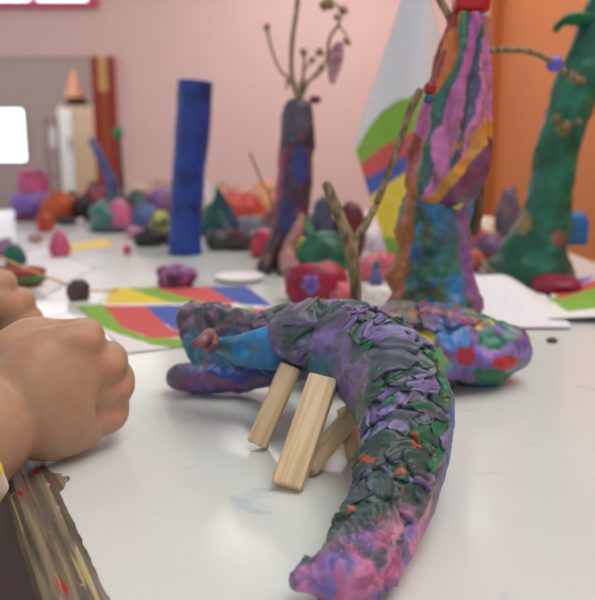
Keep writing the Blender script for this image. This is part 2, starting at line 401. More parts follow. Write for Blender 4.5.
# ------------------------------------------------------------------ the table
def mat_tabletop():
    m = bpy.data.materials.new('white_tabletop'); m.use_nodes = True; N, L = nodes(m); b = N['Principled BSDF']
    tc = N.new('ShaderNodeTexCoord')
    def noise(scale, det=4, dist=0.0, off=(0, 0, 0), sc=(1, 1, 1)):
        mp = N.new('ShaderNodeMapping'); mp.inputs['Location'].default_value = off; mp.inputs['Scale'].default_value = sc; L.new(tc.outputs['Object'], mp.inputs[0])
        n = N.new('ShaderNodeTexNoise'); n.inputs['Scale'].default_value = scale; n.inputs['Detail'].default_value = det; n.inputs['Distortion'].default_value = dist
        L.new(mp.outputs[0], n.inputs['Vector']); return n.outputs['Fac']
    def mask(fac, a, bb, amt):
        r = N.new('ShaderNodeMapRange'); r.inputs[1].default_value = a; r.inputs[2].default_value = bb; r.inputs[3].default_value = 0; r.inputs[4].default_value = amt
        L.new(fac, r.inputs[0]); return r.outputs[0]
    cur = None
    def over(c, f):
        nonlocal cur
        x = N.new('ShaderNodeMix'); x.data_type = 'RGBA'; L.new(f, x.inputs['Factor'])
        if cur is None: x.inputs['A'].default_value = (*lin((217, 223, 217)), 1)
        else: L.new(cur, x.inputs['A'])
        x.inputs['B'].default_value = (*lin(c), 1); cur = x.outputs['Result']
    over((212, 216, 212), mask(noise(9, 3), 0.45, 0.7, 0.8))
    over((150, 180, 196), mask(noise(26, 5, 1.5, (3.1, 0.7, 0)), 0.64, 0.74, 0.35))
    over((170, 196, 170), mask(noise(20, 5, 1.0, (7.7, 2.2, 0)), 0.66, 0.76, 0.3))
    over((226, 206, 140), mask(noise(60, 3, 0.5, (1.3, 5.2, 0)), 0.74, 0.78, 0.4))
    over((120, 124, 128), mask(noise(40, 2, 0.3, (4.3, 9.2, 0), (0.35, 2.2, 1)), 0.745, 0.765, 0.45))
    L.new(cur, b.inputs['Base Color'])
    rr = N.new('ShaderNodeMapRange'); rr.inputs[3].default_value = 0.12; rr.inputs[4].default_value = 0.24; L.new(noise(14, 4), rr.inputs[0]); L.new(rr.outputs[0], b.inputs['Roughness'])
    b.inputs['Specular IOR Level'].default_value = 0.5
    return m
tb = thing('table', (0, 0.8, FLOOR), 'white topped low table with a paint splashed worn wooden edge', 'table')
TB = Vector((0, 0.8, FLOOR))
d = Vector((-0.476, 0.879)); n_out = Vector((-0.879, -0.476))
e0 = Vector(atZ(50, 480)[:2])                      # on the line between white top and wooden edge
A = e0 - d*0.19; B = e0 + d*1.75
far = 1.72
def poly_slab(name, P, z0, z1, mat, parent, bevel=0.0):
    bm = bmesh.new(); v = [bm.verts.new((p[0], p[1], z1)) for p in P]; f = bm.faces.new(v)
    r = bmesh.ops.extrude_face_region(bm, geom=[f]); bmesh.ops.translate(bm, vec=(0, 0, z0-z1), verts=[x for x in r['geom'] if isinstance(x, bmesh.types.BMVert)])
    if bevel: bmesh.ops.bevel(bm, geom=list(bm.edges), offset=bevel, segments=2, affect='EDGES')
    return bm_obj(name, bm, mat, parent)
TOPP = [(A.x, A.y), (0.38, 0.10), (0.37, far), (B.x, far), ]
poly_slab('tabletop', TOPP, -0.022, 0.0, mat_tabletop(), tb)
def mat_edge():
    m = bpy.data.materials.new('worn_painted_wood'); m.use_nodes = True; N, L = nodes(m); b = N['Principled BSDF']
    tc = N.new('ShaderNodeTexCoord')
    def mp(scale, rot=0.0, loc=(0, 0, 0)):
        a = N.new('ShaderNodeMapping'); a.inputs['Scale'].default_value = scale; a.inputs['Location'].default_value = loc; L.new(tc.outputs['Object'], a.inputs[0]); return a.outputs[0]
    def noise(v, det=5, dist=0.3):
        n = N.new('ShaderNodeTexNoise'); n.inputs['Scale'].default_value = 1; n.inputs['Detail'].default_value = det; n.inputs['Distortion'].default_value = dist; L.new(v, n.inputs['Vector']); return n.outputs['Fac']
    r = N.new('ShaderNodeValToRGB'); L.new(noise(mp((330, 16, 330))), r.inputs[0])
    cr_ = r.color_ramp; cr_.elements[0].position = 0.30; cr_.elements[0].color = (*lin((62, 56, 50)), 1); cr_.elements[1].position = 0.72; cr_.elements[1].color = (*lin((150, 138, 104)), 1)
    e = cr_.elements.new(0.5); e.color = (*lin((104, 97, 86)), 1)
    cur = r.outputs[0]
    for v, a, bb, c in ((mp((150, 34, 150)), 0.60, 0.65, (164, 36, 40)), (mp((260, 170, 260), 0, (5, 2, 1)), 0.70, 0.72, (196, 200, 200)), (mp((300, 14, 300), 0, (2, 7, 1)), 0.62, 0.66, (172, 156, 108)), (mp((220, 110, 220), 0, (9, 3, 4)), 0.70, 0.73, (140, 160, 170))):
        q = N.new('ShaderNodeMapRange'); q.inputs[1].default_value = a; q.inputs[2].default_value = bb; L.new(noise(v), q.inputs[0])
        x = N.new('ShaderNodeMix'); x.data_type = 'RGBA'; L.new(q.outputs[0], x.inputs['Factor']); L.new(cur, x.inputs['A']); x.inputs['B'].default_value = (*lin(c), 1); cur = x.outputs['Result']
    L.new(cur, b.inputs['Base Color']); b.inputs['Roughness'].default_value = 0.38
    bp = N.new('ShaderNodeBump'); bp.inputs['Strength'].default_value = 0.6; bp.inputs['Distance'].default_value = 0.001; L.new(noise(mp((330, 22, 330))), bp.inputs['Height']); L.new(bp.outputs[0], b.inputs['Normal'])
    return m
m_edge = mat_edge()
# wooden edge board, its local y along the edge; ragged inner lip where the laminate is chipped
ang = math.atan2(-d.x, d.y)
Lb = 1.94; nb = 1100
y = np.linspace(0, Lb, nb); rng = np.random.RandomState(4)
jag = 0.0006*fbm(np.stack([y*200, y*0, y*0], 1), 3, 3)
chip = 0.0055*np.exp(-((y-0.187)/0.009)**4)*(0.75+0.55*vnoise(np.stack([y*700, y*0, y*0], 1), 8))
rows_ = []
prof = [(0.001, -0.0218), (0.001, 0.0006), (-0.003, 0.0012), (-0.0145, 0.0008), (-0.0170, -0.0012), (-0.0182, -0.0045), (-0.0188, -0.110), (-0.006, -0.110), (-0.006, -0.0222)]
V = []
for k in range(nb):
    for q, (x_, z_) in enumerate(prof):
        xx = x_ + ((jag[k]+chip[k]) if q in (1,) else 0)
        V.append((xx, y[k], z_))
F = grid_faces(nb, len(prof)).tolist(); F.append(list(range(len(prof)))); F.append([(nb-1)*len(prof)+q for q in range(len(prof))][::-1])
eb = mesh_from('edge_board', V, F, None, m_edge, None, smooth=False)
eb.data.materials.append(mat_plain('maroon_side_paint', (74, 46, 58), 0.45, 0.35, 60, 0.3, 120))
for q_, p_ in enumerate(eb.data.polygons):
    if q_ < (nb-1)*len(prof) and q_ % len(prof) in (5, 6): p_.material_index = 1
eb.parent = tb; eb.matrix_parent_inverse = Matrix.Translation(-TB)
eb.location = (A.x, A.y, 0); eb.rotation_euler = (0, 0, ang)
m_leg = mat_plain('dark_table_paint', (70, 50, 56), 0.5, 0.15, 20)
for p in ((-0.09, 0.33), (0.32, 0.16), (0.32, far-0.06), (-0.62, far-0.06)):
    box('leg', (p[0]-0.02, p[1]-0.02, FLOOR), (p[0]+0.02, p[1]+0.02, -0.0222), m_leg, tb, 0.003)

# ------------------------------------------------------------------ plasticine creature on wooden legs
GRN = (40, 112, 80); DGRN = (58, 84, 78); SLATE = (86, 98, 104); VIO = (138, 118, 184); PLUM = (112, 96, 130)
cre_pts_px = [(268, 345, .046), (292, 338, .049), (325, 340, .0475), (368, 358, .044), (398, 392, .036), (406, 432, .0265), (397, 482, .0185), (378, 530, .0138), (357, 566, .0112), (338, 600, .0095)]
CP = [atZ(*q) for q in cre_pts_px]
rpx = [23, 34, 41, 48, 50, 47, 43, 40, 39, 28]
CRr = [r*mpp(p) for r, p in zip(rpx, CP)]
cre = thing('clay_creature', (CP[3].x, CP[3].y, 0), 'large arched plasticine creature with braided scaly back on four wooden stick legs', 'clay creature')
V, D, S, TH, F, Mm, R = tube_data(CP, CRr, [r*0.98 for r in CRr], rows=620, seg=300, caps=(1, 0.8))
TH = np.where(TH > math.pi, TH-2*math.pi, TH)
r_ = R.mean(1); TH = -TH; Aarc = TH*r_; tot = S.max()
ppx, ppy = proj(V)
# orientation of theta: which sign faces the camera's left / near flank
rnd = random.Random(11)
flakes = []
Srange = np.arange(0.003, tot-0.020, 0.0083)
for k, s0 in enumerate(Srange):
    rr = np.interp(s0, np.unique(S), r_[::300][:len(np.unique(S))]) if False else 0.018
    for j in range(8):
        a0 = (-0.0460 + j*0.0104 + (0.0052 if k % 2 else 0)) + rnd.uniform(-.0025, .0025)
        side = 1 if a0 < 0.000 else -1
        phi = side*rnd.uniform(0.35, 1.10) + rnd.uniform(-.2, .2)
        lm_ = 1.0 if s0 < tot*.52 else 1.25
        flakes.append((s0+rnd.uniform(-.003, .003), a0, phi, lm_*rnd.uniform(.018, .030), lm_*rnd.uniform(.0050, .0082), rnd.uniform(.0042, .0066), rnd.random(), rnd.random()))
rnd.shuffle(flakes)
H = np.zeros(len(V)); FID = np.full(len(V), -1); FL = np.zeros(len(V)); FMm = np.zeros(len(V))
wS = S + 0.0034*fbm(V*120, 21, 3); wA = Aarc + 0.0034*fbm(V*120, 51, 3)
for i, (s0, a0, phi, L_, w_, h_, c1, c2) in enumerate(flakes):
    ds = wS-s0; da = wA-a0
    l = (ds*math.cos(phi)+da*math.sin(phi))/L_; mm = (-ds*math.sin(phi)+da*math.cos(phi))
    wid = w_*np.sqrt(np.clip(1-((l-0.45)/0.57)**2, 0.0001, 1))
    mm = mm/wid
    ok = (l > -0.1) & (l < 1.0) & (np.abs(mm) < 1)
    h = h_*(0.16+0.84*np.clip(l, 0, 1))*np.clip(1-mm**4, 0, 1)**0.5*(0.8+0.2*mm*(1 if c2 > .5 else -1))*(0.85+0.25*c1)
    tipf = np.clip((1.0-l)/0.10, 0, 1); h = h*np.sqrt(tipf)
    up_ = ok & (h > H)
    H = np.where(up_, h, H); FID = np.where(up_, i, FID); FL = np.where(up_, l, FL); FMm = np.where(up_, mm, FMm)
aL = -np.interp(S/tot, [0, .120, .15, .20, .30, .42, .55, .7, .85, 1], [.050, .046, .025, .018, .014, .016, .021, .021, .018, .014])
aR = np.interp(S/tot, [0, .15, .35, .5, .7, 1], [.026, .024, .024, .022, .018, .013])
band = sstep(aL-.003, aL+.001, Aarc)*(1-sstep(aR-.001, aR+.003, Aarc))
band *= sstep(0.003, 0.008, S)*(1-sstep(tot-0.030, tot-0.016, S))
PHI = np.array([f[2] for f in flakes])[FID]
Hd = H*band - 0.0075*band*(FID < 0) - 0.0085*np.exp(-((S-0.135*tot-0.12*(Aarc+.02)+.0015*fbm(V*130, 66, 2))/0.0015)**2)*sstep(-.046, -.040, Aarc)*(1-sstep(-.008, -.003, Aarc)) + 0.0006*band*np.sin(FMm*7+FL*3+FID)*(FID >= 0)
Hd += 0.0012*fbm(V*110, 33, 3)*(1-0.6*band)
tipz = sstep(tot-0.040, tot-0.012, S)
Hd += tipz*0.0045*np.abs(fbm(V*190, 77, 3)) - tipz*0.001
V2 = V + D*(Hd*Mm)[:, None] - D*(band*0.0030*Mm)[:, None]
nr_ = len(V)//300; ctr = V.reshape(nr_, 300, 3).mean(1); Tg = np.gradient(ctr, axis=0); Tg /= np.linalg.norm(Tg, axis=1)[:, None]+1e-12
Tg = np.repeat(Tg, 300, 0); Ag = -np.cross(Tg, D); sgn_ = np.sign(((np.roll(V.reshape(nr_, 300, 3), -1, 1)-V.reshape(nr_, 300, 3)).reshape(-1, 3)*Ag).sum(1)); Ag = -Ag*np.median(sgn_)
shear = (np.clip(H, 0, .01)*band*Mm*(FID >= 0)*sstep(0.25, 0.9, FL))[:, None]*(1.1-0.55*sstep(.5, .62, S/tot))[:, None]
V2 = V2 + shear*(Tg*np.cos(PHI)[:, None]+Ag*np.sin(PHI)[:, None])
V2[:, 2] = np.maximum(V2[:, 2], 0.0003)
# pigments
spal = [lin(c) for c in (DGRN, VIO, SLATE, GRN, PLUM, (132, 120, 168), (76, 92, 94), (66, 98, 88), (96, 104, 116))]
tailpal = [lin(c) for c in (DGRN, (66, 86, 84), VIO, (56, 92, 78), SLATE, (60, 78, 74), (150, 120, 170), DGRN)]
FC = np.zeros((len(flakes), 3)); FC2 = np.zeros((len(flakes), 3))
for i, f in enumerate(flakes):
    P_ = tailpal if f[0] > tot*0.56 else spal
    FC[i] = P_[int(f[6]*(len(P_)-.01))]; FC2[i] = P_[int(f[7]*(len(P_)-.01))]
streak = fbm(np.stack([FMm*1.6, FL*1.2, FID*3.7], 1), 4, 3)
cs = mixc(FC[FID], FC2[FID], sstep(-0.05, 0.2, streak))
cs[FID < 0] = lin((62, 70, 74))
acc = vnoise(V*230, 91); cs = mixc(cs, np.tile(lin((178, 92, 66)), (len(V), 1)), sstep(0.72, 0.8, acc)*sstep(tot*0.45, tot*0.6, S))
cs = mixc(cs, np.tile(lin((150, 152, 70)), (len(V), 1)), sstep(0.70, 0.78, vnoise(V*200, 97))*sstep(0.006, 0.012, Aarc))
sn = S/tot
an = V*np.array([70, 70, 70])
nearf = patches(an, (VIO, (120, 104, 150), SLATE, (92, 96, 104), (120, 100, 128), VIO, (100, 106, 110)), 3, 1.0, 0.2)
nearf = mixc(nearf, patches(V*200, ((84, 76, 110), (76, 84, 92), (146, 126, 186), (120, 96, 120)), 44, 1.2, .3), 0.7*sstep(0.0, .2, fbm(V*90, 55, 3)))
nearf = mixc(nearf, patches(an, ((70, 106, 128), (60, 120, 140), (96, 112, 150), (86, 132, 120)), 8, 1.0, 0.2), sstep(.028, .036, -Aarc+.006*fbm(V*90, 2, 2))*(1-sstep(0.26, 0.36, sn)))
ugly = patches(V*80, ((92, 100, 100), (172, 130, 152), (110, 112, 112), (96, 116, 104)), 15, 0.9, 0.3)
nearf = mixc(nearf, ugly, sstep(0.40, 0.50, sn+0.04*fbm(V*70, 6, 2)))
tleft = patches(np.stack([S*22, TH*2.2, S*0], 1), ((92, 104, 104), (88, 112, 98), (104, 106, 124), (84, 96, 92)), 5, 0.5, 0.4)
nearf = mixc(nearf, tleft, sstep(0.56, 0.62, sn))
farf = patches(np.stack([S*16, TH*2.0, S*0], 1), ((104, 118, 110), (92, 104, 104), (150, 152, 78), (120, 100, 150)), 6, 0.6, 0.3)
blue = patches(np.stack([S*20, TH*2.4, S*0], 1), ((44, 88, 158), (54, 106, 176), (60, 74, 130), (38, 96, 150)), 9, 0.5, 0.3)
pink = patches(np.stack([S*24, TH*3.0, S*0], 1), ((196, 112, 152), (180, 98, 140), (140, 92, 140), (204, 130, 164), (104, 104, 124)), 12, 0.5, 0.35)
sw = sn+0.07*fbm(V*60, 41, 2)
farf = mixc(farf, blue, sstep(0.40, 0.46, sw)); farf = mixc(farf, pink, sstep(0.60, 0.70, sw))
base = np.where((Aarc < 0)[:, None], nearf, farf)
base = mixc(base, np.tile(lin((168, 172, 84)), (len(V), 1)), np.exp(-((Aarc-aR-.0005)/0.0016)**2)*sstep(.45, .55, sn)*(1-sstep(.82, .9, sn))*sstep(-0.1, 0.15, fbm(V*70, 3, 2)))
bcol = np.clip(band*(FID >= 0)*1.0, 0, 1)
bmask = sstep(0.0004, 0.0010, H*band)
col = mixc(base, cs, np.maximum(bmask, band*0.7))
tip = patches(V*130, ((204, 124, 164), (186, 104, 150), (150, 112, 160), (216, 146, 178), (96, 96, 112), (122, 112, 180)), 19, 1.0, 0.25)
tipblend = sstep(0.84, 0.97, sn+0.08*fbm(V*90, 44, 2)+4.5*np.clip(Aarc, -.02, .03))
col = mixc(col, tip, tipblend)
col = mixc(col, np.tile(lin((196, 164, 84)), (len(V), 1)), sstep(0.62, 0.72, vnoise(V*520, 61))*np.exp(-((ppx-330)/16)**2-((ppy-375)/26)**2)*0.9)
lum = col.mean(1)[:, None]; grime = 1+0.32*np.clip(fbm(V*260, 71, 3), -1, 1)
col = np.clip((lum+(col-lum)*1.02)*0.88*grime[:, None], 0, 1)
mesh_from('body', V2, F, col, M_CLAY, cre)
# head: wedge shaped upper jaw, flat lower jaw, eye lump, blue horn
hp = lambda q: atZ(*q)
def head_col(P, s, th):
    up = patches(P*85, ((96, 84, 96), (118, 86, 104), (70, 92, 104), (104, 106, 112), (88, 100, 92)), 23, 0.9, 0.25)
    bl = patches(P*70, ((46, 128, 176), (42, 116, 166), (70, 128, 158), (60, 142, 182), (86, 110, 130)), 27, 0.8, 0.25)
    x, yy = proj(P)
    up2 = patches(P*220, ((70, 62, 76), (110, 84, 104), (60, 92, 110), (92, 96, 100), (150, 110, 140)), 63, 1.2, 0.3)
    up = mixc(up, up2, sstep(-.05, .15, fbm(P*110, 12, 3)))
    bl = mixc(bl, up2, 0.8*sstep(.12, .3, fbm(P*120, 15, 3)))
    c = mixc(up, bl, sstep(325, 338, yy+14*fbm(P*90, 3, 3)))
    c = mixc(c, patches(P*90, ((28, 48, 116), (36, 64, 140), (40, 50, 90)), 5, 1, .3), sstep(225, 240, x+12*fbm(P*90, 23, 2))*sstep(354, 362, yy+8*fbm(P*90, 33, 2)))
    return c*(0.86+0.3*np.clip(fbm(P*260, 5, 3), -1, 1))[:, None]
uj = [atY(292, 345, .347), atY(258, 342, .362), atY(228, 337, .374), atY(203, 334, .384), atY(184, 340, .392)]
clay_tube('upper_jaw', uj, [r*mpp(p) for r, p in zip((22, 20, 17, 15, 11), uj)], [r*mpp(p) for r, p in zip((29, 28, 30, 33, 33), uj)], head_col, cre, 110, 90, 0.17, 75, 5, up=(0.1, 0, 1), caps=(1, 0.34), square=2.8,
   dispf=lambda V, s, th: 0.0050*np.abs(fbm(V*np.array([95, 95, 130]), 9, 3))-0.0014)
def lj_col(P, s, th):
    a = patches(P*np.array([60, 80, 90]), ((122, 96, 150), (110, 84, 128), (64, 104, 140), (140, 92, 120), (52, 76, 140), (104, 98, 120)), 31, 0.9, 0.2)
    b_ = patches(P*90, ((34, 62, 138), (44, 96, 160), (30, 54, 120)), 7, 0.8, 0.2)
    x, yy = proj(P)
    return mixc(a, b_, np.exp(-((x-258)/26)**2-((yy-368)/9)**2)*1.3)
lj = [hp(q) for q in ((322, 366, .030), (285, 369, .021), (250, 374, .0130), (215, 378, .0095), (184, 378, .0092), (166, 376, .0105))]
clay_tube('lower_jaw', lj, [r*mpp(p) for r, p in zip((12, 16, 18, 17, 15, 11), lj)], [r*mpp(p) for r, p in zip((10, 14, 16, 16, 14, 13), lj)], lj_col, cre, 90, 60, 0.30, 90, 8, floor=0.0003)
hr = [atY(300, 344, .356), atY(274, 346, .343), atY(250, 348, .343), atY(230, 348, .351), atY(217, 344, .358), atY(210, 340, .362)]
clay_tube('horn', hr, [r*mpp(p) for r, p in zip((14, 15, 13, 10, 6, 2.5), hr)], [r*mpp(p) for r, p in zip((24, 22, 17, 12, 7, 2.5), hr)], pal((40, 130, 186), (52, 140, 190), (44, 112, 160), (40, 122, 176), (70, 112, 130), scale=70, seed=4), cre, 70, 50, 0.20, 80, 12)
ey = [atZ(198, 336, .046)+Vector((0, -.014, 0)), atZ(206, 334, .047)+Vector((0, -.016, 0)), atZ(213, 329, .048)+Vector((0, -.014, 0)), atZ(216, 338, .044)+Vector((0, -.014, 0)), atZ(208, 343, .042)+Vector((0, -.014, 0))]
clay_tube('eye', ey, [r*mpp(p) for r, p in zip((5, 6.5, 7, 6.5, 5), ey)], None, pal((126, 78, 84), (110, 70, 78), (140, 92, 92), scale=120, seed=4), cre, 40, 24, 0.15, 150, 14)
cpal = pal((98, 96, 104), (84, 96, 92), (118, 104, 110), (72, 90, 88), scale=110, seed=8)
for e, (a, b_, w_) in enumerate(((((300, 312), (282, 318), (262, 325), (246, 338), (238, 350)), .350, 8), (((292, 308), (272, 314), (256, 319), (240, 330), (230, 344)), .357, 7), (((286, 322), (274, 330), (264, 341), (262, 352)), .340, 7))):
    hk = [atY(q[0], q[1], b_+.003*k) for k, q in enumerate(a)]
    clay_tube('crest', hk, [w_*mpp(p)*t for p, t in zip(hk, (1, 1, .9, .8, .4))], None, cpal, cre, 60, 30, 0.25, 110, 18+e)
nb_ = atZ(224, 321, .047)
clay_lump('bump', nb_+Vector((0, -0.012, -0.002)), (.0035, .0035, .002), (196, 120, 120), cre, 3, 0.1, 20)
tf = [atZ(348, 566, .014), atZ(328, 573, .0125), atZ(308, 579, .010), atZ(290, 586, .007)]
clay_tube('tail_tip', tf, [.0080, .0078, .0062, .0026], [.0070, .0062, .0048, .0022], pal((122, 104, 170), (96, 96, 124), (150, 108, 160), (190, 116, 158), (84, 90, 110), scale=150, seed=3), cre, 60, 50, 0.42, 170, 6, floor=0.0003)
# wooden legs: flat beech sticks
def stick(bot, top, w, t, mat, parent, face):
    bot = Vector(bot); top = Vector(top); ax = (top-bot); Ln = ax.length; ax.normalize()
    f = Vector(face); f = (f-ax*f.dot(ax)).normalized(); s_ = ax.cross(f)
    bm = bmesh.new(); add_box(bm, (0, 0, Ln/2), (w, t, Ln), None, min(w, t)*0.14)
    me = bpy.data.meshes.new('leg'); bm.to_mesh(me); bm.free(); me.materials.append(mat)
    o = link('leg', me, parent)
    Rm = Matrix((s_, f, ax)).transposed().to_4x4()
    o.parent = parent; o.matrix_parent_inverse = Matrix.Identity(4)
    Mw = Matrix.Translation(bot) @ Rm
    o.matrix_local = Matrix.Translation(-Vector(parent.location)) @ Mw
    return o
def leg_px(bot, top, Yt, wpx, tk, face, lift=0.0):
    b_ = atZ(bot[0], bot[1], lift); t_ = atY(top[0], top[1], Yt)
    return stick(b_, t_, wpx*mpp(b_), tk, M_WOOD, cre, face)
leg_px((257, 445), (291, 366), 0.335, 21, 0.0072, (-0.25, -1, 0.1), 0.0022)
leg_px((287, 487), (324, 378), 0.312, 32, 0.0062, (-0.30, -1, 0.2), 0.0018)
leg_px((306, 470), (366, 398), 0.330, 19, 0.0085, (0.55, -1, 0.7), 0.0028)
leg_px((356, 459), (345, 408), 0.325, 15, 0.0060, (-0.75, -1, 0.1), 0.0012)

# ------------------------------------------------------------------ child at the table: two arms, body, clothes
def capsule_set(parts, voxel, name, mat, parent, smooth=8, floor=None, colf=None, bumps=None):
    VV = []; FF = []; n = 0
    for pts, ra, rb, up in parts:
        V, D, s, th, F, m, R = tube_data(pts, ra, rb, max(14, 7*len(pts)), 24, up, (1, 1))
        VV.append(V); FF += [[k+n for k in f] for f in F]; n += len(V)
    me = bpy.data.meshes.new(name); me.from_pydata(np.concatenate(VV).tolist(), [], FF); me.update()
    tmp = bpy.data.objects.new('tmp', me); COL.objects.link(tmp)
    bm = bmesh.new(); bm.from_mesh(me); bmesh.ops.recalc_face_normals(bm, faces=bm.faces); bm.to_mesh(me); bm.free()
    r = tmp.modifiers.new('r', 'REMESH'); r.mode = 'VOXEL'; r.voxel_size = voxel
    sm = tmp.modifiers.new('s', 'SMOOTH'); sm.iterations = smooth; sm.factor = 0.5
    dg = bpy.context.evaluated_depsgraph_get(); me2 = bpy.data.meshes.new_from_object(tmp.evaluated_get(dg))
    bpy.data.objects.remove(tmp); bpy.data.meshes.remove(me)
    V = np.zeros(len(me2.vertices)*3); me2.vertices.foreach_get('co', V); V = V.reshape(-1, 3)
    F = [list(p.vertices) for p in me2.polygons]; bpy.data.meshes.remove(me2)
    if bumps is not None: V = bumps(V)
    if floor is not None: V[:, 2] = np.maximum(V[:, 2], floor)
    c = colf(V) if colf else None
    return mesh_from(name, V, F, c, mat, parent)
f_ = (atZ(102, 378, 0.033)-atZ(-12, 405, .033)); f_.z = 0; f_.normalize(); b_n = Vector((f_.y, -f_.x, 0)); u_ = Vector((0, 0, 1))
Wr = atZ(-6, 410, 0.031); Kn = atZ(103, 378, 0.0340)
parts = []
UP = (0, 0, 1)
el = Vector((-0.206, 0.150, -0.045)); sh = Vector((-0.270, 0.080, 0.130))
parts.append(([sh, (sh+el)/2+Vector((-.005, -.008, 0)), el], [.036, .031, .027], None, (1, 0, .3)))
parts.append(([el, el.lerp(Wr, .5), Wr-f_*0.001-u_*.004, Wr+f_*.014], [.027, .027, .0225, .018], [.027, .027, .0235, .023], (0.2, -.4, 1)))
parts.append(([Wr-f_*.004, Wr+f_*.012, Wr+f_*.030+u_*.001, Kn-f_*.010+u_*.001, Kn-f_*.001-u_*.004], [.018, .0190, .0180, .0165, .0120], [.022, .0275, .0318, .0300, .0205], UP))
kz = (.0212, .0072, -.0062, -.0190); kf = (-.0125, -.0015, .0030, .000); rad = (.0088, .0094, .0092, .0084)
for i in range(4):
    k = Kn + u_*kz[i] + f_*kf[i] + b_n*(.0030 if i in (0, 1) else .0015)
    p1 = k + f_*.0125 - b_n*.020 + u_*(-.003 if i < 2 else .001)
    p2 = p1 - f_*.013 - b_n*.010
    p3 = p2 - f_*.010 + b_n*.006
    r = rad[i]
    parts.append(([k-f_*.016-b_n*.003, k, k.lerp(p1, .5)+f_*.003, p1, p1.lerp(p2, .5)+f_*.001, p2, p3], [r*.9, r, r*.95, r*.95, r*.88, r*.85, r*.78], None, UP))
th0 = Wr + f_*.006 + u_*.016 - b_n*.010
parts.append(([th0, th0+f_*.020+u_*.006-b_n*.010, th0+f_*.036+u_*.002-b_n*.016, th0+f_*.046-u_*.006-b_n*.010], [.011, .0105, .0092, .0070], None, UP))
# left arm and fist, further along the edge
g_ = Vector((0.80, 0.60, 0)).normalized(); gb = Vector((-g_.y, g_.x, 0))
Kl = atZ(3, 309, 0.030); Wl = Kl - g_*0.046
el2 = Vector((-0.350, 0.385, 0.030)); sh2 = Vector((-0.392, 0.306, 0.130))
parts.append(([sh2, (sh2+el2)/2+Vector((-.012, .008, 0)), el2], [.036, .031, .027], None, (1, 0, .3)))
parts.append(([el2, el2.lerp(Wl, .5), Wl], [.027, .027, .021], None, UP))
parts.append(([Wl-g_*.01, Wl+g_*.02, Kl-g_*.006, Kl], [.019, .018, .0165, .012], [.024, .028, .027, .022], UP))
for i in range(4):
    k = Kl + u_*kz[i] + g_*kf[i] + gb*.003
    p1 = k + g_*.012 - gb*.016; p2 = p1 - g_*.013 - gb*.010; p3 = p2 - g_*.010 + gb*.006; r = rad[i]
    parts.append(([k-g_*.016, k, p1, p2, p3], [r*.9, r, r*.95, r*.86, r*.76], None, UP))
tl = Wl+g_*.010+u_*.012-gb*.012
parts.append(([tl, tl+g_*.018-gb*.010+u_*.002, tl+g_*.034-gb*.012-u_*.006, tl+g_*.042-gb*.006-u_*.012], [.011, .0105, .009, .007], None, UP))
# trunk, neck, head, legs (outside the frame)
OFS = Vector((0.030, -0.027, -0.085))
hip = Vector((-0.385, 0.205, -0.10))+OFS; face = Vector((0.879, 0.476, 0)); rt = Vector((0.476, -0.879, 0))
che = Vector((-0.362, 0.220, 0.14))+OFS; nk = Vector((-0.355, 0.224, 0.235))+OFS; hd = Vector((-0.342, 0.231, 0.365))+OFS
parts.append(([hip, (hip+che)/2, che, Vector((-0.36, 0.22, 0.205))+OFS], [.098, .092, .105, .07], [.07, .066, .07, .05], face))
parts.append(([Vector((-.36, .22, .20))+OFS, nk, hd-Vector((0, 0, .05))], [.036, .032, .034], None, face))
parts.append(([hd-Vector((0, 0, .075)), hd-Vector((0, 0, .03)), hd+Vector((0, 0, .03)), hd+Vector((0, 0, .085))], [.040, .062, .070, .045], [.045, .070, .078, .05], face))
parts.append(([hd+face*.068-Vector((0, 0, .005)), hd+face*.082-Vector((0, 0, .020)), hd+face*.072-Vector((0, 0, .028))], [.007, .010, .008], None, UP))
for sgn in (-1, 1):
    parts.append(([hd+rt*.066*sgn+Vector((0, 0, .012)), hd+rt*.078*sgn-face*.006, hd+rt*.068*sgn-Vector((0, 0, .018))], [.008, .011, .007], None, face))
    h0 = hip+rt*.052*sgn; ft = Vector((h0.x, h0.y, FLOOR+0.035))
    parts.append(([h0, h0.lerp(ft, .48)+face*.01, h0.lerp(ft, .75), ft], [.062, .046, .043, .03], None, face))
    parts.append(([ft-face*.02-Vector((0, 0, .012)), ft+face*.05-Vector((0, 0, .014)), ft+face*.11-Vector((0, 0, .02))], [.03, .034, .026], [.024, .022, .015], UP))
per = thing('person', (hip.x, hip.y, FLOOR), 'child with clenched fists on the table, wearing a white, yellow and red top', 'person')
def skin_col(P):
    c = np.tile(lin((180, 143, 113)), (len(P), 1))
    n1 = fbm(P*90, 3, 3)
    c = mixc(c, np.tile(lin((186, 130, 104)), (len(P), 1)), sstep(0.0, 0.5, n1)*0.5)
    for i in range(4):
        k = np.array(Kn + u_*kz[i] + f_*kf[i] + b_n*.010)
        c = mixc(c, np.tile(lin((196, 132, 110)), (len(P), 1)), np.exp(-(((P-k)/.007)**2).sum(1))*0.6)
    return c
M_SKIN = mat_attr('skin', 0.48, 0.16, 900, 0.05, 260, 0.35)
def hand_bumps(P):
    P = P.copy()
    for i in range(4):
        k = np.array(Kn + u_*kz[i] + f_*(kf[i]+.003) + b_n*.011)
        w = np.exp(-(((P-k)/.0058)**2).sum(1)); P += (w*(.0022 if i in (0, 1) else .0012))[:, None]*np.array(b_n*0.8+f_*0.5)
    n = len(P); zz = fbm(P*150, 12, 2)*0.0003; P[:, 2] += zz
    return P
capsule_set(parts, 0.0016, 'body', M_SKIN, per, 11, None, skin_col, lambda P: np.concatenate([hand_bumps(P)[:, :2], np.where((hand_bumps(P)[:, 2] < 0.0004) & (P[:, 2] > -0.02) & (P[:, 1] > 0.255) & (P[:, 0] > -0.24), 0.0004, hand_bumps(P)[:, 2])[:, None]], 1))
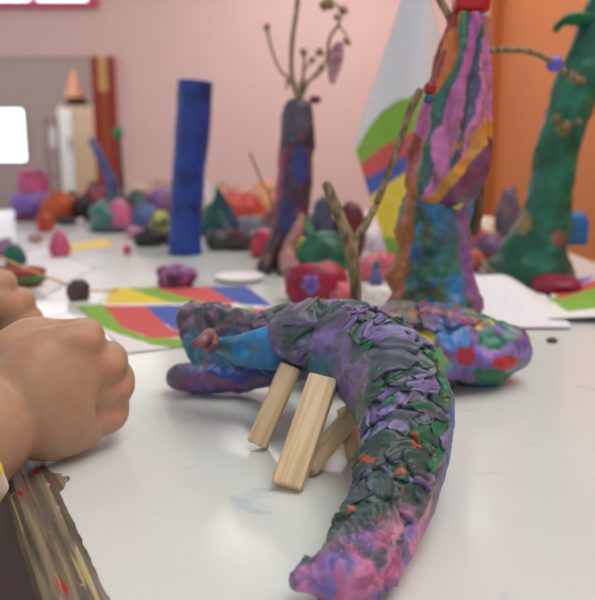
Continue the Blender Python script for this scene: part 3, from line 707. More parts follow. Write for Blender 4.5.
# clothes
def shirt_col(P):
    n1 = P*np.array([46, 46, 46]); return patches(n1, ((232, 226, 216), (236, 208, 60), (238, 234, 228), (196, 44, 62), (240, 216, 84), (60, 50, 46), (234, 228, 222)), 5, 0.9, 0.05)
M_SHIRT = mat_attr('printed_cotton', 0.85, 0.2, 600, 0.06, 200, 0.2)
def sleeve(sh, el, wr, frac, rr):
    pts = [sh, (sh+el)/2+Vector((-.006, -.006, 0)), el, el.lerp(wr, frac*.5), el.lerp(wr, frac)]
    return pts
def tube_open(pts, ra, rows, seg, up, pleat, seed, thick=0.0018):
    V, D, s, th, F, m, R = tube_data(pts, ra, None, rows, seg, up, (0, 0))
    fold = pleat*(np.sin(th*9+seed+3*np.sin(s*60))*0.5+fbm(V*70, seed, 2))
    Vo = V+D*(fold)[:, None]; Vi = Vo-D*thick
    n = len(V); nr = n//seg; G = grid_faces(nr, seg); F = G.tolist()+(G[:, ::-1]+n).tolist()
    for r0 in (0, nr-1):
        for k in range(seg):
            a, b = r0*seg+k, r0*seg+(k+1) % seg
            F.append([a, b, b+n, a+n] if r0 else [b, a, a+n, b+n])
    return np.concatenate([Vo, Vi]), F
VV, FF, n = [], [], 0
fa = (el-Wr).normalized(); cuff = Wr + fa*0.023
mid = el.lerp(cuff, .55)+Vector((0, 0, -.003))
for pts, ra, seed in (([sh+Vector((-.03, .05, .01)), sh, (sh+el)/2+Vector((-.005, -.008, 0)), el, mid, cuff+fa*.012, cuff], [.05, .044, .039, .036, .033, .0295, .0280], 2),
                      ([sh2+Vector((.03, -.06, .01)), sh2, (sh2+el2)/2+Vector((-.012, .008, 0)), el2, el2.lerp(Wl, .45), el2.lerp(Wl, .7)], [.05, .044, .039, .036, .034, .031], 6),
                      ([hip-Vector((0, 0, .03)), (hip+che)/2, che, Vector((-.36, .22, .20))+OFS, nk-Vector((0, 0, .012))], [.108, .104, .114, .082, .042], 9)):
    V, F = tube_open(pts, ra, 90, 110, face if seed == 9 else (0.2, 0.1, 1), .0016, seed)
    if seed == 9:
        c_ = np.array(che); dd = V-c_; fd = dd[:, :2]@np.array([face.x, face.y]); V[:, 0] -= face.x*fd*0.26; V[:, 1] -= face.y*fd*0.26
    VV.append(V); FF += [[k+n for k in q] for q in F]; n += len(V)
V = np.concatenate(VV); mesh_from('shirt', V, FF, shirt_col(V), M_SHIRT, per)
VV, FF, n = [], [], 0
for sgn in (-1, 1):
    h0 = hip+rt*.052*sgn; ft = Vector((h0.x, h0.y, FLOOR+0.05))
    V, F = tube_open([h0+Vector((0, 0, .06))-rt*.02*sgn, h0, h0.lerp(ft, .48)+face*.01, h0.lerp(ft, .75), ft], [.068, .070, .056, .052, .046], 50, 60, face, .0015, 3)
    VV.append(V); FF += [[k+n for k in q] for q in F]; n += len(V)
mesh_from('trousers', np.concatenate(VV), FF, None, mat_plain('navy_cotton', (52, 58, 84), 0.85, 0.1, 40), per)
V, D, s, th, F, m, R = tube_data([hd-Vector((0, 0, .03))-face*.030, hd-face*.022+Vector((0, 0, .03)), hd-face*.012+Vector((0, 0, .096))], [.062, .074, .055], [.055, .066, .060], 40, 60, face, (1, 1))
mesh_from('hair', V+D*(0.004*fbm(V*np.array([120, 120, 30]), 3, 3))[:, None], F, None, mat_plain('dark_hair', (44, 32, 26), 0.5, 0.3, 200), per)
for sgn in (-1, 1):
    e_ = hd+face*.066+rt*.027*sgn+Vector((0, 0, .006))
    o = clay_lump('eye', e_-Vector((0, 0, .007)), (.016, .016, .012), (40, 30, 26), per, 2, 0, 20); o.data.materials[0] = mat_plain('dark_eye', (40, 30, 26), 0.15, 0.02)
mo = clay_lump('mouth', hd+face*.060-Vector((0, 0, .047)), (.03, .03, .008), (170, 90, 84), per, 2, 0, 20, 0.1); mo.data.materials[0] = mat_plain('lips', (170, 92, 86), 0.4, 0.03)

# ------------------------------------------------------------------ papers
def sheet(name, corners, colf, label, cat, nu=90, nv=90, curl=None, group=None, z=0.0006):
    """thin real sheet through four corners (a,b,c,d) with its own curl"""
    a, b, c, d_ = [np.array(q) for q in corners]
    u, v = np.meshgrid(np.linspace(0, 1, nu), np.linspace(0, 1, nv), indexing='ij'); u = u.ravel()[:, None]; v = v.ravel()[:, None]
    P = a*(1-u)*(1-v)+b*u*(1-v)+c*u*v+d_*(1-u)*v
    flatP = P.copy()
    if curl is not None: P = P+curl(u[:, 0], v[:, 0], P)
    n = len(P); G = grid_faces(nu, nv, False)
    nrm = np.cross(b-a, d_-a); nrm = nrm/np.linalg.norm(nrm)*0.00028
    VV = np.concatenate([P, P-nrm]); F = G.tolist()+(G[:, ::-1]+n).tolist()
    rim = [i*nv for i in range(nu)]+[(nu-1)*nv+j for j in range(1, nv)]+[i*nv+nv-1 for i in range(nu-2, -1, -1)]+[j for j in range(nv-2, 0, -1)]
    for k in range(len(rim)): p, q = rim[k], rim[(k+1) % len(rim)]; F.append([q, p, p+n, q+n])
    c_ = colf(flatP, u[:, 0], v[:, 0]); wh = np.tile(lin((232, 230, 228)), (n, 1))
    o = mesh_from(name, VV, F, np.concatenate([c_, wh]), M_PAPER, None, center=True)
    return tag(o, label, cat, group)
def inpoly(x, y, P):
    r = np.zeros(len(x), bool); j = len(P)-1
    for i in range(len(P)):
        xi, yi = P[i]; xj_, yj = P[j]
        r ^= ((yi > y) != (yj > y)) & (x < (xj_-xi)*(y-yi)/(yj-yi+1e-12)+xi); j = i
    return r
YEL, GRN_P, RED_P, BLU_P = (228, 204, 78), (132, 176, 72), (204, 94, 92), (82, 100, 174)
def paint(polys, bg=(230, 228, 226), jit=1.2, jscale=160):
    def f(P, u, v):
        x, yy = proj(P); x = x+jit*fbm(P*jscale, 3, 2); yy = yy+0.6*jit*fbm(P*jscale, 9, 2)
        c = np.tile(lin(bg), (len(P), 1)); st = 0.10*fbm(P*np.array([120, 500, 500]), 5, 3)
        for rgb, Q in polys:
            k = inpoly(x, yy, Q); c[k] = lin(rgb)*(1+st[k])[:, None]
        return c
    return f
lp = [
 (YEL, [(112, 288), (150, 287), (190, 306), (140, 307), (104, 306)]),
 (GRN_P, [(126, 287), (156, 287), (215, 304), (236, 308), (205, 310), (178, 304), (150, 296)]),
 (RED_P, [(154, 287), (210, 286), (240, 303), (216, 305), (180, 296)]),
 (BLU_P, [(207, 286), (246, 286), (276, 307), (238, 304)]),
 (GRN_P, [(225, 308), (252, 307), (262, 318), (230, 320)]),
 (RED_P, [(250, 309), (276, 308), (286, 320), (262, 319)]),
 (GRN_P, [(72, 306), (102, 304), (118, 322), (140, 335), (185, 340), (210, 340), (206, 348), (186, 350), (152, 345), (118, 334), (88, 319)]),
 (RED_P, [(103, 306), (146, 306), (166, 325), (190, 338), (150, 338), (122, 327)]),
 (BLU_P, [(144, 306), (200, 305), (205, 338), (188, 337), (164, 323)]),
]
# two overlapping sheets: the nearer one under the creature's snout, the other just behind
def curlA(u, v, P):
    k = sstep(.72, 1, u)*sstep(.75, 1, v); return np.stack([0*u, 0*u, 0.006*sstep(.6, 1, u)*sstep(.55, 1, v)+0.0004*np.sin(u*9)], 1)
sheet('painted_paper', [atZ(75, 304, .0008), atZ(128, 353, .0008), atZ(212, 343, .0008), atZ(196, 303, .0008)], paint(lp[6:]), 'white paper painted with green red and blue bands lying beside the fist', 'painting', curl=curlA)
sheet('painted_paper', [atZ(108, 288, .0004), atZ(100, 310, .0004), atZ(290, 321, .0004), atZ(248, 286, .0004)], paint(lp[:6]), 'paper painted yellow green red and blue lying behind the creature head, partly covered', 'painting')
# standing sheet leaning behind the tall striped trunk
ST = 0.80
sc_ = [atY(417, -45, ST), atY(356, 143, ST-.01), atY(396, 254, ST-.02), atY(455, 96, ST+.02)]
sc_[2].z = 0.001
stp = [
 (GRN_P, [(335, 172), (360, 148), (370, 128), (384, 110), (398, 100), (414, 96), (470, 80), (470, 300), (335, 300)]),
 (RED_P, [(335, 176), (362, 165), (385, 146), (412, 131), (470, 108), (470, 300), (335, 300)]),
 (BLU_P, [(335, 192), (363, 183), (390, 166), (414, 149), (470, 124), (470, 300), (335, 300)]),
 (YEL, [(335, 212), (365, 203), (392, 182), (414, 166), (470, 140), (470, 300), (335, 300)]),
 (GRN_P, [(335, 238), (405, 238), (470, 236), (470, 300), (335, 300)])]
def curlS(u, v, P):
    w = (u-v); return np.stack([0*u, 0.035*(w**2)+0.012*np.sin(w*3.5), 0*u], 1)
sheet('painted_paper', sc_, paint(stp, (222, 222, 226), 1.0, 100), 'white sheet with painted green red blue and yellow stripes standing upright behind the striped trunk', 'painting', curl=curlS)
# right: curled white sheet and painted sheet
W0 = [atZ(494, 329, .0008), atZ(572, 329, .0008), atZ(545, 296, .0008), atZ(462, 300, .0008)]
def curlW(u, v, P): return np.stack([-0.012*sstep(.2, 1, v)*(1-u), 0*u, 0.0016+0.021*sstep(.10, .9, v)*(1-sstep(.50, 1.0, u))], 1)
sheet('white_paper', W0, lambda P, u, v: np.tile(lin((226, 226, 230)), (len(P), 1)), 'blank white sheet curling up beside the striped trunk', 'paper', curl=curlW)
rp = [(GRN_P, [(548, 302), (575, 295), (660, 283), (660, 316), (566, 316)]), (RED_P, [(552, 297), (600, 284), (660, 278), (660, 287), (600, 292), (560, 303)]), ((120, 110, 190), [(545, 297), (575, 283), (600, 281), (575, 292)])]
sheet('painted_paper', [atZ(548, 322, .0006), atZ(660, 326, .0006), atZ(640, 278, .0006), atZ(552, 284, .0006)], paint(rp), 'paper painted with a green field and red stripe at the right table edge', 'painting', curl=lambda u, v, P: np.stack([0*u, 0*u, 0.003+0.004*np.sin(u*2)], 1))
def flat_sheet(px, label, rgb=(234, 232, 234), z=0.0004):
    return sheet('paper_scrap', [atZ(*q, z) for q in px], lambda P, u, v: np.tile(lin(rgb), (len(P), 1)), label, 'paper', 14, 14)
flat_sheet([(2, 262), (46, 296), (96, 268), (48, 248)], 'white sheet under the thin wooden skewer on the left')
flat_sheet([(60, 246), (68, 252), (116, 246), (106, 238)], 'small yellow paper strip lying beside the pink pointed lump', (236, 206, 120))
# round white disc with a raised rim behind the painted sheets
dp = atZ(240, 281); dr_ = 24*mpp(dp)
tag(lathe('white_disc', [(0.0005, 0.001), (dr_*.7, 0.0012), (dr_, 0.006), (dr_*1.01, 0.0065), (dr_*.99, 0.0052), (dr_*.72, 0.0), (0.0005, 0)], dp, mat_plain('disc_white', (238, 234, 230), 0.7, 0.02, 20)), 'round white disc lying behind the painted sheets', 'plate')

# ------------------------------------------------------------------ mound with the tall striped trunk
mcol = pal((54, 120, 176), (126, 100, 172), (40, 120, 96), (176, 52, 60), (104, 150, 110), (112, 84, 150), (92, 96, 110), (96, 60, 80), (70, 136, 180), (196, 180, 70), scale=52, seed=14, amp=0.6)
tr = thing('clay_tree', atZ(436, 345), 'tall striped plasticine trunk on a patchwork mound behind the creature', 'clay tree')
def mnd(P, s, th):
    x, yy = proj(P)
    c = mcol(P)
    c = mixc(c, patches(P*110, ((132, 106, 180), (118, 92, 168), (146, 122, 190), (96, 84, 150)), 71, 1.0, .3), sstep(.25, .5, np.exp(-((x-490)/40)**2-((yy-352)/18)**2)+.35*fbm(P*80, 13, 3)))
    for q, w_, h_, rgb in ((496, 18, 11, (36, 116, 92)), (508, 14, 8, (178, 50, 58)), (452, 17, 11, (66, 126, 190)), (490, 20, 8, (36, 104, 66)), (420, 16, 10, (206, 186, 70)), (436, 10, 16, (112, 156, 90)), (465, 12, 10, (156, 48, 66))):
        yq = {496: 339, 508: 364, 452: 338, 490: 374, 420: 338, 436: 362, 465: 356}[q]
        t = ((x-q)/w_)**2+((yy-yq)/h_)**2+1.1*fbm(P*110, q, 3)
        c = mixc(c, np.tile(lin(rgb), (len(P), 1)), 1-sstep(.75, 1.0, t))
    return c
mp_ = [atZ(286, 362, .013), atZ(330, 352, .020), atZ(390, 350, .021), atZ(450, 346, .022), atZ(506, 352, .019), atZ(530, 362, .0140)]
clay_tube('mound', mp_, [.014, .026, .034, .032, .024, .015], [.013, .020, .021, .022, .0185, .0135], mnd, tr, 130, 100, 0.20, 55, 3, floor=0.0003, caps=(1, 1))
sl = [atZ(372, 316, .040), atZ(405, 315, .0405), atZ(440, 315, .0405), atZ(482, 317, .039)]
clay_tube('platform', sl, [.026, .031, .031, .022], [.0045, .0055, .0058, .0045], pal((180, 118, 92), (112, 88, 150), (60, 96, 150), (176, 66, 60), (92, 120, 100), (120, 92, 120), scale=70, seed=5, an=(1, 1, 2)), tr, 110, 90, 0.34, 90, 9)
TY = 0.485
def low_col(P, s, th):
    x, yy = proj(P)
    c = patches(P*np.array([75, 75, 45]), ((48, 118, 118), (58, 116, 150), (44, 104, 96), (86, 110, 70), (64, 96, 84), (38, 116, 166), (70, 88, 112), (50, 112, 92)), 3, 0.9, 0.3)
    wob = 5*fbm(P*60, 8, 2)
    c = mixc(c, patches(P*np.array([190, 190, 120]), ((40, 110, 110), (58, 124, 160), (80, 96, 84), (104, 110, 66), (34, 90, 76), (90, 92, 60)), 33, 1.2, .25), sstep(.05, .25, fbm(P*80, 27, 3)))
    c = c*(1+0.25*np.clip(fbm(P*230, 5, 3), -1, 1))[:, None]
    c = mixc(c, np.tile(lin((162, 96, 44)), (len(P), 1)), 1-sstep(7, 10, np.abs(x+wob-np.interp(yy, [180, 220, 260, 305], [412, 405, 400, 390]))))
    c = mixc(c, np.tile(lin((128, 84, 136)), (len(P), 1)), 1-sstep(4, 6, np.abs(x+wob-np.interp(yy, [200, 250, 305], [466, 463, 478]))))
    c = mixc(c, patches(P*90, ((120, 92, 120), (104, 72, 60), (96, 70, 90)), 4), 1-sstep(384, 394, x+wob))
    c = mixc(c, np.tile(lin((206, 204, 70)), (len(P), 1)), 1-sstep(.8, 1.1, ((x-459)/8)**2+((yy-200)/10)**2+.3*fbm(P*100, 2, 2)))
    return c
lo_px = [(433, 316, 52), (433, 298, 46), (432, 275, 41), (432, 250, 37), (432, 225, 36), (437, 200, 35), (446, 160, 29)]
lo = [atY(a, b, TY) for a, b, r in lo_px]
clay_tube('trunk', lo, [r*mpp(p) for (a, b, r), p in zip(lo_px, lo)], None, low_col, tr, 130, 100, 0.13, 70, 4, up=(0, 1, 0), caps=(.2, .5))
STR = [(0, (150, 66, 52)), (.07, (200, 112, 50)), (.16, (52, 112, 84)), (.26, (60, 92, 96)), (.34, (186, 102, 160)), (.50, (178, 96, 150)), (.60, (44, 84, 90)), (.68, (90, 84, 112)), (.75, (190, 116, 166)), (.80, (170, 98, 120)), (.85, (186, 122, 60)), (.92, (178, 112, 160)), (1.0, (178, 112, 164))]
def up_col(P, s, th):
    x, yy = proj(P)
    l_ = np.interp(yy, [10, 50, 100, 150, 185, 215], [452, 440, 428, 416, 404, 394]); r_ = np.interp(yy, [10, 100, 215], [488, 489, 489])
    q = (x-l_)/(r_-l_) + 0.11*fbm(P*np.array([60, 60, 36]), 6, 3) + 0.035*np.sin(yy/13.0+x/9.0) - 0.20*np.clip((110-yy)/110, -0.6, 1)*np.sin(np.clip((x-l_)/(r_-l_), 0, 1)*math.pi)
    pos = np.array([a for a, b in STR]); cc = np.array([lin(b) for a, b in STR])
    i = np.clip(np.searchsorted(pos, q)-1, 0, len(pos)-1)
    c = cc[i]*(1+0.25*np.clip(fbm(P*np.array([200, 200, 90]), 5, 3), -1, 1))[:, None]
    c = mixc(c, patches(P*np.array([120, 120, 60]), [b for a, b in STR]+[(70, 60, 84), (60, 92, 92)], 5, 1.2, .25), 0.55*sstep(.24, .36, fbm(P*np.array([70, 70, 40]), 19, 3)))
    # lower hem: sweeping ochre and plum bands
    t = (yy-np.interp(x, [395, 430, 465, 490], [205, 190, 160, 120])) + 6*fbm(P*60, 2, 2)
    c = mixc(c, np.tile(lin((196, 134, 52)), (len(P), 1)), sstep(-4, 0, t)*(1-sstep(14, 17, t)))
    c = mixc(c, patches(P*90, ((112, 56, 74), (120, 66, 100), (98, 60, 84)), 3), sstep(14, 18, t))
    t2 = ((x-440)/9)**2+((yy-150)/24)**2; c = mixc(c, np.tile(lin((204, 122, 176)), (len(P), 1)), 1-sstep(.8, 1.1, t2))
    t3 = ((x-424)/8)**2+((yy-120)/22)**2; c = mixc(c, np.tile(lin((196, 110, 160)), (len(P), 1)), 1-sstep(.8, 1.1, t3))
    return c
upx = [(438, 206, 32, 0), (445, 188, 39, 0), (449, 165, 39, 0), (453, 130, 35, 0), (458, 95, 30, 0), (463, 60, 25, 0), (468, 30, 20, 0), (471, 12, 16.5, 0)]
up_ = [atY(a, b, TY-.004) for a, b, r, k in upx]
# hem slants: left side lower than the right
def hem(V, s, th): return np.zeros(len(V))
o = clay_tube('striped_drape', up_, [r*mpp(p) for (a, b, r, k), p in zip(upx, up_)], None, up_col, tr, 150, 120, 0.05, 60, 6, up=(0, 1, 0), caps=(.35, .3),
   dispf=lambda V, s, th: 0.0020*np.sin(th*8+s*48+3*fbm(V*40, 3, 2))+0.0012*fbm(V*170, 8, 3))
me = o.data
co = np.zeros(len(me.vertices)*3); me.vertices.foreach_get('co', co); co = co.reshape(-1, 3)
xm = np.array(tr.location)[0]
zb0 = up_[0].z; sh_ = np.clip((up_[2].z+0.01-co[:, 2])/0.05, 0, 1)
co[:, 2] += sh_*np.clip((co[:, 0]-up_[1].x)*0.55, -0.012, 0.02); me.vertices.foreach_set('co', co.ravel()); me.update()
clay_lump('red_top', atY(470, 13, TY), (.022, .022, .024), (196, 26, 28), tr, 3, 0.08, pw=5)
k1 = atY(424, 92, TY-.018)
clay_lump('red_bump', atY(430, 88, TY-.014)-Vector((0, 0, .004)), (.008, .008, .008), (168, 40, 50), tr, 5, .2, 20)
clay_lump('blue_bump', atY(429, 97, TY-.016)-Vector((0, 0, .004)), (.006, .006, .006), (44, 92, 150), tr, 6, .2, 20)
tubes_bm('branch', [([atY(456, 34, TY-.004), atY(450, 18, TY-.004), atY(442, 4, TY-.005), atY(432, -14, TY-.006)], [.0026, .0026, .0024, .002])], M_TWIG, tr)
tubes_bm('branch', [([atY(474, 236, TY+.03), atY(478, 205, TY+.028), atY(481, 170, TY+.025), atY(483, 145, TY+.015)], [.0042, .0042, .004, .003])], M_TWIGD, tr)
# bent twig with a violet bead between trunk and green tree
tw = thing('twig', atY(535, 60, TY+.02), 'bent twig with a violet bead sticking out of the striped trunk to the right', 'twig')
tubes_bm('stem', [([atY(478, 52, TY), atY(500, 50, TY+.005), atY(525, 51, TY+.02), atY(545, 58, TY+.04), atY(562, 70, TY+.055), atY(578, 80, TY+.065)], [.0022, .0021, .002, .002, .0022, .0028])], M_TWIG, tw)
clay_lump('bead', atY(554.5, 64, TY+.048)-Vector((0, 0, .0055)), (.012, .011, .011), (108, 88, 190), tw, 4, .1, 24, flat=0.02)
# forked stick standing in the mound
fs = thing('forked_stick', atY(355, 318, 0.455), 'forked bare stick standing in the mound behind the creature', 'stick')
FYk = 0.452
tubes_bm('stick', [([atY(357, 314, FYk), atY(356, 300, FYk), atY(354, 270, FYk), atY(350, 246, FYk), atY(342, 222, FYk), atY(333, 200, FYk), atY(325, 181, FYk)], [.0037, .0038, .0042, .0046, .0036, .0034, .0030]),
                   ([atY(351, 252, FYk), atY(357, 238, FYk+.002), atY(366, 224, FYk+.006), atY(376, 205, FYk+.012)], [.0036, .0030, .0027, .0024]),
                   ([atY(376, 205, FYk+.012), atY(390, 168, FYk+.014), atY(402, 135, FYk+.016), atY(411, 108, FYk+.016), atY(421, 88, FYk+.014)], [.0024, .0023, .0024, .0026, .0024])], M_TWIG, fs)

# ------------------------------------------------------------------ blue column
BYc = atZ(185, 256).y
bpx = [(185, 258, 17), (186, 220, 16.5), (188, 180, 16.5), (191.5, 145, 17), (194, 115, 17.5), (195.5, 80, 17.5)]
bp_ = [atY(a, b, BYc+.018) for a, b, r in bpx]; bp_[0].z = 0
def bcolf(P, s, th): return patches(P*40, ((26, 54, 130), (30, 62, 142), (20, 44, 112), (32, 66, 146)), 5, .8, .4)
tag(clay_tube('clay_column', bp_, [r*mpp(p) for (a, b, r), p in zip(bpx, bp_)], None, bcolf, None, 90, 60, 0.05, 45, 8, up=(0, 1, 0), caps=(0.06, .08)), 'tall plain blue plasticine column standing on the table', 'clay column')

# ------------------------------------------------------------------ purple tree with twigs
pt = thing('clay_tree', atZ(290, 272), 'slim dark purple plasticine tree with dry twigs on top', 'clay tree')
PY = atZ(290, 272).y+.015
def ptc(P, s, th):
    x, yy = proj(P)
    c = patches(P*np.array([48, 48, 28]), ((58, 52, 74), (50, 50, 62), (80, 44, 60), (46, 52, 100), (76, 64, 76), (104, 48, 64), (52, 58, 70), (112, 74, 50)), 9, .9, .2)
    c = mixc(c, patches(P*np.array([150, 150, 100]), ((60, 48, 62), (120, 60, 66), (50, 60, 100), (70, 74, 80), (126, 90, 60)), 39, 1.2, .25), sstep(.05, .25, fbm(P*90, 14, 3)))
    w = 3*fbm(P*50, 4, 2)
    c = mixc(c, patches(P*40, ((70, 74, 88), (62, 66, 82), (76, 70, 84)), 3), 1-sstep(128, 140, yy+4*w))
    c = mixc(c, np.tile(lin((50, 62, 124)), (len(P), 1)), 1-sstep(.8, 1.1, ((x-300)/9)**2+((yy-165)/18)**2+.1*w))
    c = mixc(c, np.tile(lin((152, 48, 84)), (len(P), 1)), (1-sstep(3, 5, np.abs(x+w-np.interp(yy, [150, 250], [281, 270]))))*sstep(145, 155, yy)*(1-sstep(215, 230, yy)))
    return c
ppx_ = [(284, 274, 20), (288, 250, 20), (291, 225, 18.5), (293, 200, 17.5), (296, 170, 18), (297, 140, 17.5), (298, 115, 16), (299, 97, 12)]
pp = [atY(a, b, PY) for a, b, r in ppx_]; pp[0].z = 0
clay_tube('trunk', pp, [r*mpp(p) for (a, b, r), p in zip(ppx_, pp)], None, ptc, pt, 90, 60, 0.10, 55, 21, up=(0, 1, 0), caps=(.1, .8))
rt_ = [atZ(262, 272, .004), atY(268, 258, PY-.02), atY(276, 238, PY-.016), atY(282, 214, PY-.012)]
clay_tube('root', rt_, [.010, .009, .008, .005], None, pal((62, 48, 62), (48, 46, 60), (104, 72, 60), scale=80), pt, 40, 30, .15, 60, 4, up=(0, 1, 0), floor=0.0003)
rt_ = [atZ(292, 275, .003), atY(290, 255, PY-.022), atY(296, 232, PY-.018), atY(302, 212, PY-.012)]
clay_tube('root', rt_, [.015, .012, .008, .004], None, pal((168, 116, 112), (150, 104, 108), (176, 128, 110), scale=80), pt, 40, 30, .15, 60, 5, up=(0, 1, 0), floor=0.0003)
rt_ = [atZ(318, 274, .004), atY(314, 258, PY-.018), atY(309, 236, PY-.014), atY(304, 216, PY-.010)]
clay_tube('root', rt_, [.012, .011, .009, .004], None, pal((58, 130, 84), (86, 84, 150), (120, 130, 60), (70, 76, 100), scale=70, seed=3), pt, 40, 30, .15, 60, 6, up=(0, 1, 0), floor=0.0003)
clay_lump('yellow_spot', atY(302, 246, PY-.026)-Vector((0, 0, .011)), (.013, .012, .022), (178, 170, 62), pt, 3, .2, 20)
clay_lump('red_knob', atY(315, 100, PY-.005)-Vector((0, 0, .004)), (.014, .012, .009), (112, 24, 44), pt, 7, .2, 20)
def Q(x, y_): return atY(x, y_, PY)
tubes_bm('twigs', [([Q(299, 100), Q(296, 88), Q(292, 75), Q(292, 45), Q(296, 15), Q(299, -12)], [.003, .0028, .0026, .0026, .0027, .0026]),
                   ([Q(297, 98), Q(290, 80), Q(280, 70), Q(272, 50), Q(267, 30)], [.002, .0018, .0016, .0016, .0015]),
                   ([Q(299, 100), Q(303, 80), Q(304, 64), Q(304, 50)], [.0026, .0022, .0018, .0013]),
                   ([Q(302, 97), Q(308, 82), Q(318, 74), Q(326, 60), Q(330, 38), Q(338, 25), Q(343, 12)], [.0022, .002, .0018, .0018, .0019, .0017, .001]),
                   ([Q(304, 70), Q(311, 62), Q(316, 58)], [.0014, .0012, .0011]), ([Q(313, 76), Q(319, 70), Q(321, 64)], [.0012, .0012, .001]),
                   ([Q(338, 25), Q(345, 33), Q(347, 40)], [.0013, .0011, .001]), ([Q(343, 12), Q(335, 4), Q(327, 3)], [.0012, .0012, .001]),
                   ([Q(293, 72), Q(288, 82), Q(286, 90)], [.0014, .0014, .0012])], M_TWIG, pt)
m_bud = (134, 112, 66)
for x_, y_, w_ in ((267, 27, 7), (304, 52, 7), (320, 52, 8), (321, 68, 7), (303, 84, 9), (290, 80, 8), (327, 4, 13), (343, 10, 9), (347, 41, 8), (336, 17, 6), (312, 60, 6)):
    p = Q(x_, y_); r = w_*mpp(p)
    clay_lump('bud', p-Vector((0, 0, r/2)), (r, r, r), m_bud, pt, x_, .45, 18, flat=.05)
ft_ = [Q(341, 42), Q(337, 52), Q(334, 66), Q(332, 84)]
clay_tube('feather', ft_, [.0035, .0075, .008, .0028], [.0012, .002, .002, .001], pal((176, 130, 140), (150, 100, 120), (190, 150, 156), scale=120), pt, 40, 24, .1, 90, 3, up=(0, 1, 0))
tag(tubes_bm('thin_twig', [([atZ(273, 254, .001), atY(272, 205, PY+.02), atY(262, 182, PY+.02), atY(252, 158, PY+.02), atY(249, 152, PY+.02)], [.0016, .0015, .0014, .0011, .0008])], M_TWIG, None, center=True), 'thin bare twig leaning left beside the slim purple tree', 'twig')

# ------------------------------------------------------------------ green tree
GY = atZ(530, 288).y+.03
gt = thing('clay_tree', atZ(530, 288), 'thick dark green plasticine palm tree leaning right at the table edge', 'clay tree')
gpx = [(533, 287, 40), (534, 266, 37), (539, 245, 31), (546, 220, 25), (550, 195, 22.5), (556, 160, 22), (565, 125, 21), (575, 90, 20.5), (588, 55, 19.5), (600, 20, 18), (606, -10, 15)]
gp = [atY(a, b, GY) for a, b, r in gpx]; gp[0].z = 0.0
def gcol(P, s, th):
    c = patches(P*45, ((24, 92, 70), (28, 100, 76), (20, 76, 62), (30, 108, 84), (26, 84, 60)), 6, .8, .35)
    x, yy = proj(P)
    for a, b, w_, h_, rgb in ((524, 224, 7, 13, (136, 112, 72)), (559, 238, 8, 9, (122, 78, 72)), (575, 78, 6, 8, (110, 92, 74)), (563, 128, 8, 8, (126, 112, 60))):
        c = mixc(c, np.tile(lin(rgb), (len(P), 1)), 1-sstep(.7, 1.1, ((x-a)/w_)**2+((yy-b)/h_)**2+.4*fbm(P*80, a, 2)))
    return c
clay_tube('trunk', gp, [r*mpp(p) for (a, b, r), p in zip(gpx, gp)], None, gcol, gt, 120, 70, 0.13, 50, 31, up=(0, 1, 0), caps=(.1, 1))
def leaf(pts, w, seed):
    clay_tube('leaf', pts, w, [q*.38 for q in w], pal((32, 118, 78), (26, 100, 68), (40, 128, 88), scale=50, seed=seed), gt, 50, 30, .1, 60, seed, up=(0, .4, 1))
leaf([atY(598, 26, GY-.005), atY(583, 20, GY-.008), atY(568, 19, GY-.01), atY(558, 26, GY-.012), atY(554, 33, GY-.012)], [.010, .011, .010, .008, .003], 3)
leaf([atY(605, -6, GY), atY(588, -26, GY), atY(566, -24, GY), atY(548, -12, GY)], [.010, .012, .010, .003], 4)
leaf([atY(606, -6, GY), atY(625, -30, GY), atY(650, -28, GY), atY(668, -8, GY)], [.010, .012, .010, .003], 5)
leaf([atY(606, 0, GY), atY(622, 10, GY-.02), atY(634, 24, GY-.03), atY(640, 40, GY-.035)], [.010, .011, .009, .003], 6)
for i, (a, b, w_) in enumerate(((556, 118, 8), (566, 126, 11), (578, 122, 7), (582, 80, 8))):
    p = atY(a, b, GY-.022); r = w_*mpp(p); clay_lump('knob', p-Vector((0, 0, r/2)), (r, r, r), (124, 104, 62), gt, 40+i, .3, 18)
tag(clay_lump('clay_disc', atZ(556, 293), (.050, .05, .019), (134, 22, 52), None, 4, .12, 30), 'flat crimson clay disc lying at the foot of the green palm tree', 'clay piece')
tag(clay_lump('clay_block', atY(570, 244, GY+.02)-Vector((0, 0, 0)), (.03, .03, .036), (38, 106, 168), None, 8, .06, 26, pw=5), 'blue clay block pressed behind the trunk of the green palm tree', 'clay piece')

# ------------------------------------------------------------------ loose pieces of plasticine on the table
def lump(name, px, base, w, h, colf, label, seed, cat='clay piece', group=None, depth=.9, lumpy=.16, pw=2.0, tip=0.0, seg=30, yaw=0.0):
    p = atZ(px, base); k = mpp(p); dw = w*k
    p = p + Vector((0, dw*depth*.35, 0))
    if isinstance(colf, tuple):
        b0 = np.array(colf, float); rs = np.random.RandomState(seed)
        colf = pal(*[tuple(np.clip(b0*q+rs.uniform(-14, 14, 3), 8, 250)) for q in (1, .92, 1.04, .74, .97)], scale=2.6/dw, seed=seed)
    if name == 'clay_lump' and lumpy == .16: lumpy = .30
    o = clay_lump(name, p, (dw, dw*depth, h*k), colf, None, seed, lumpy, seg, .3, pw, None, yaw, tip)
    return tag(o, label, cat, group)
G1 = 'plasticine pieces on the table'
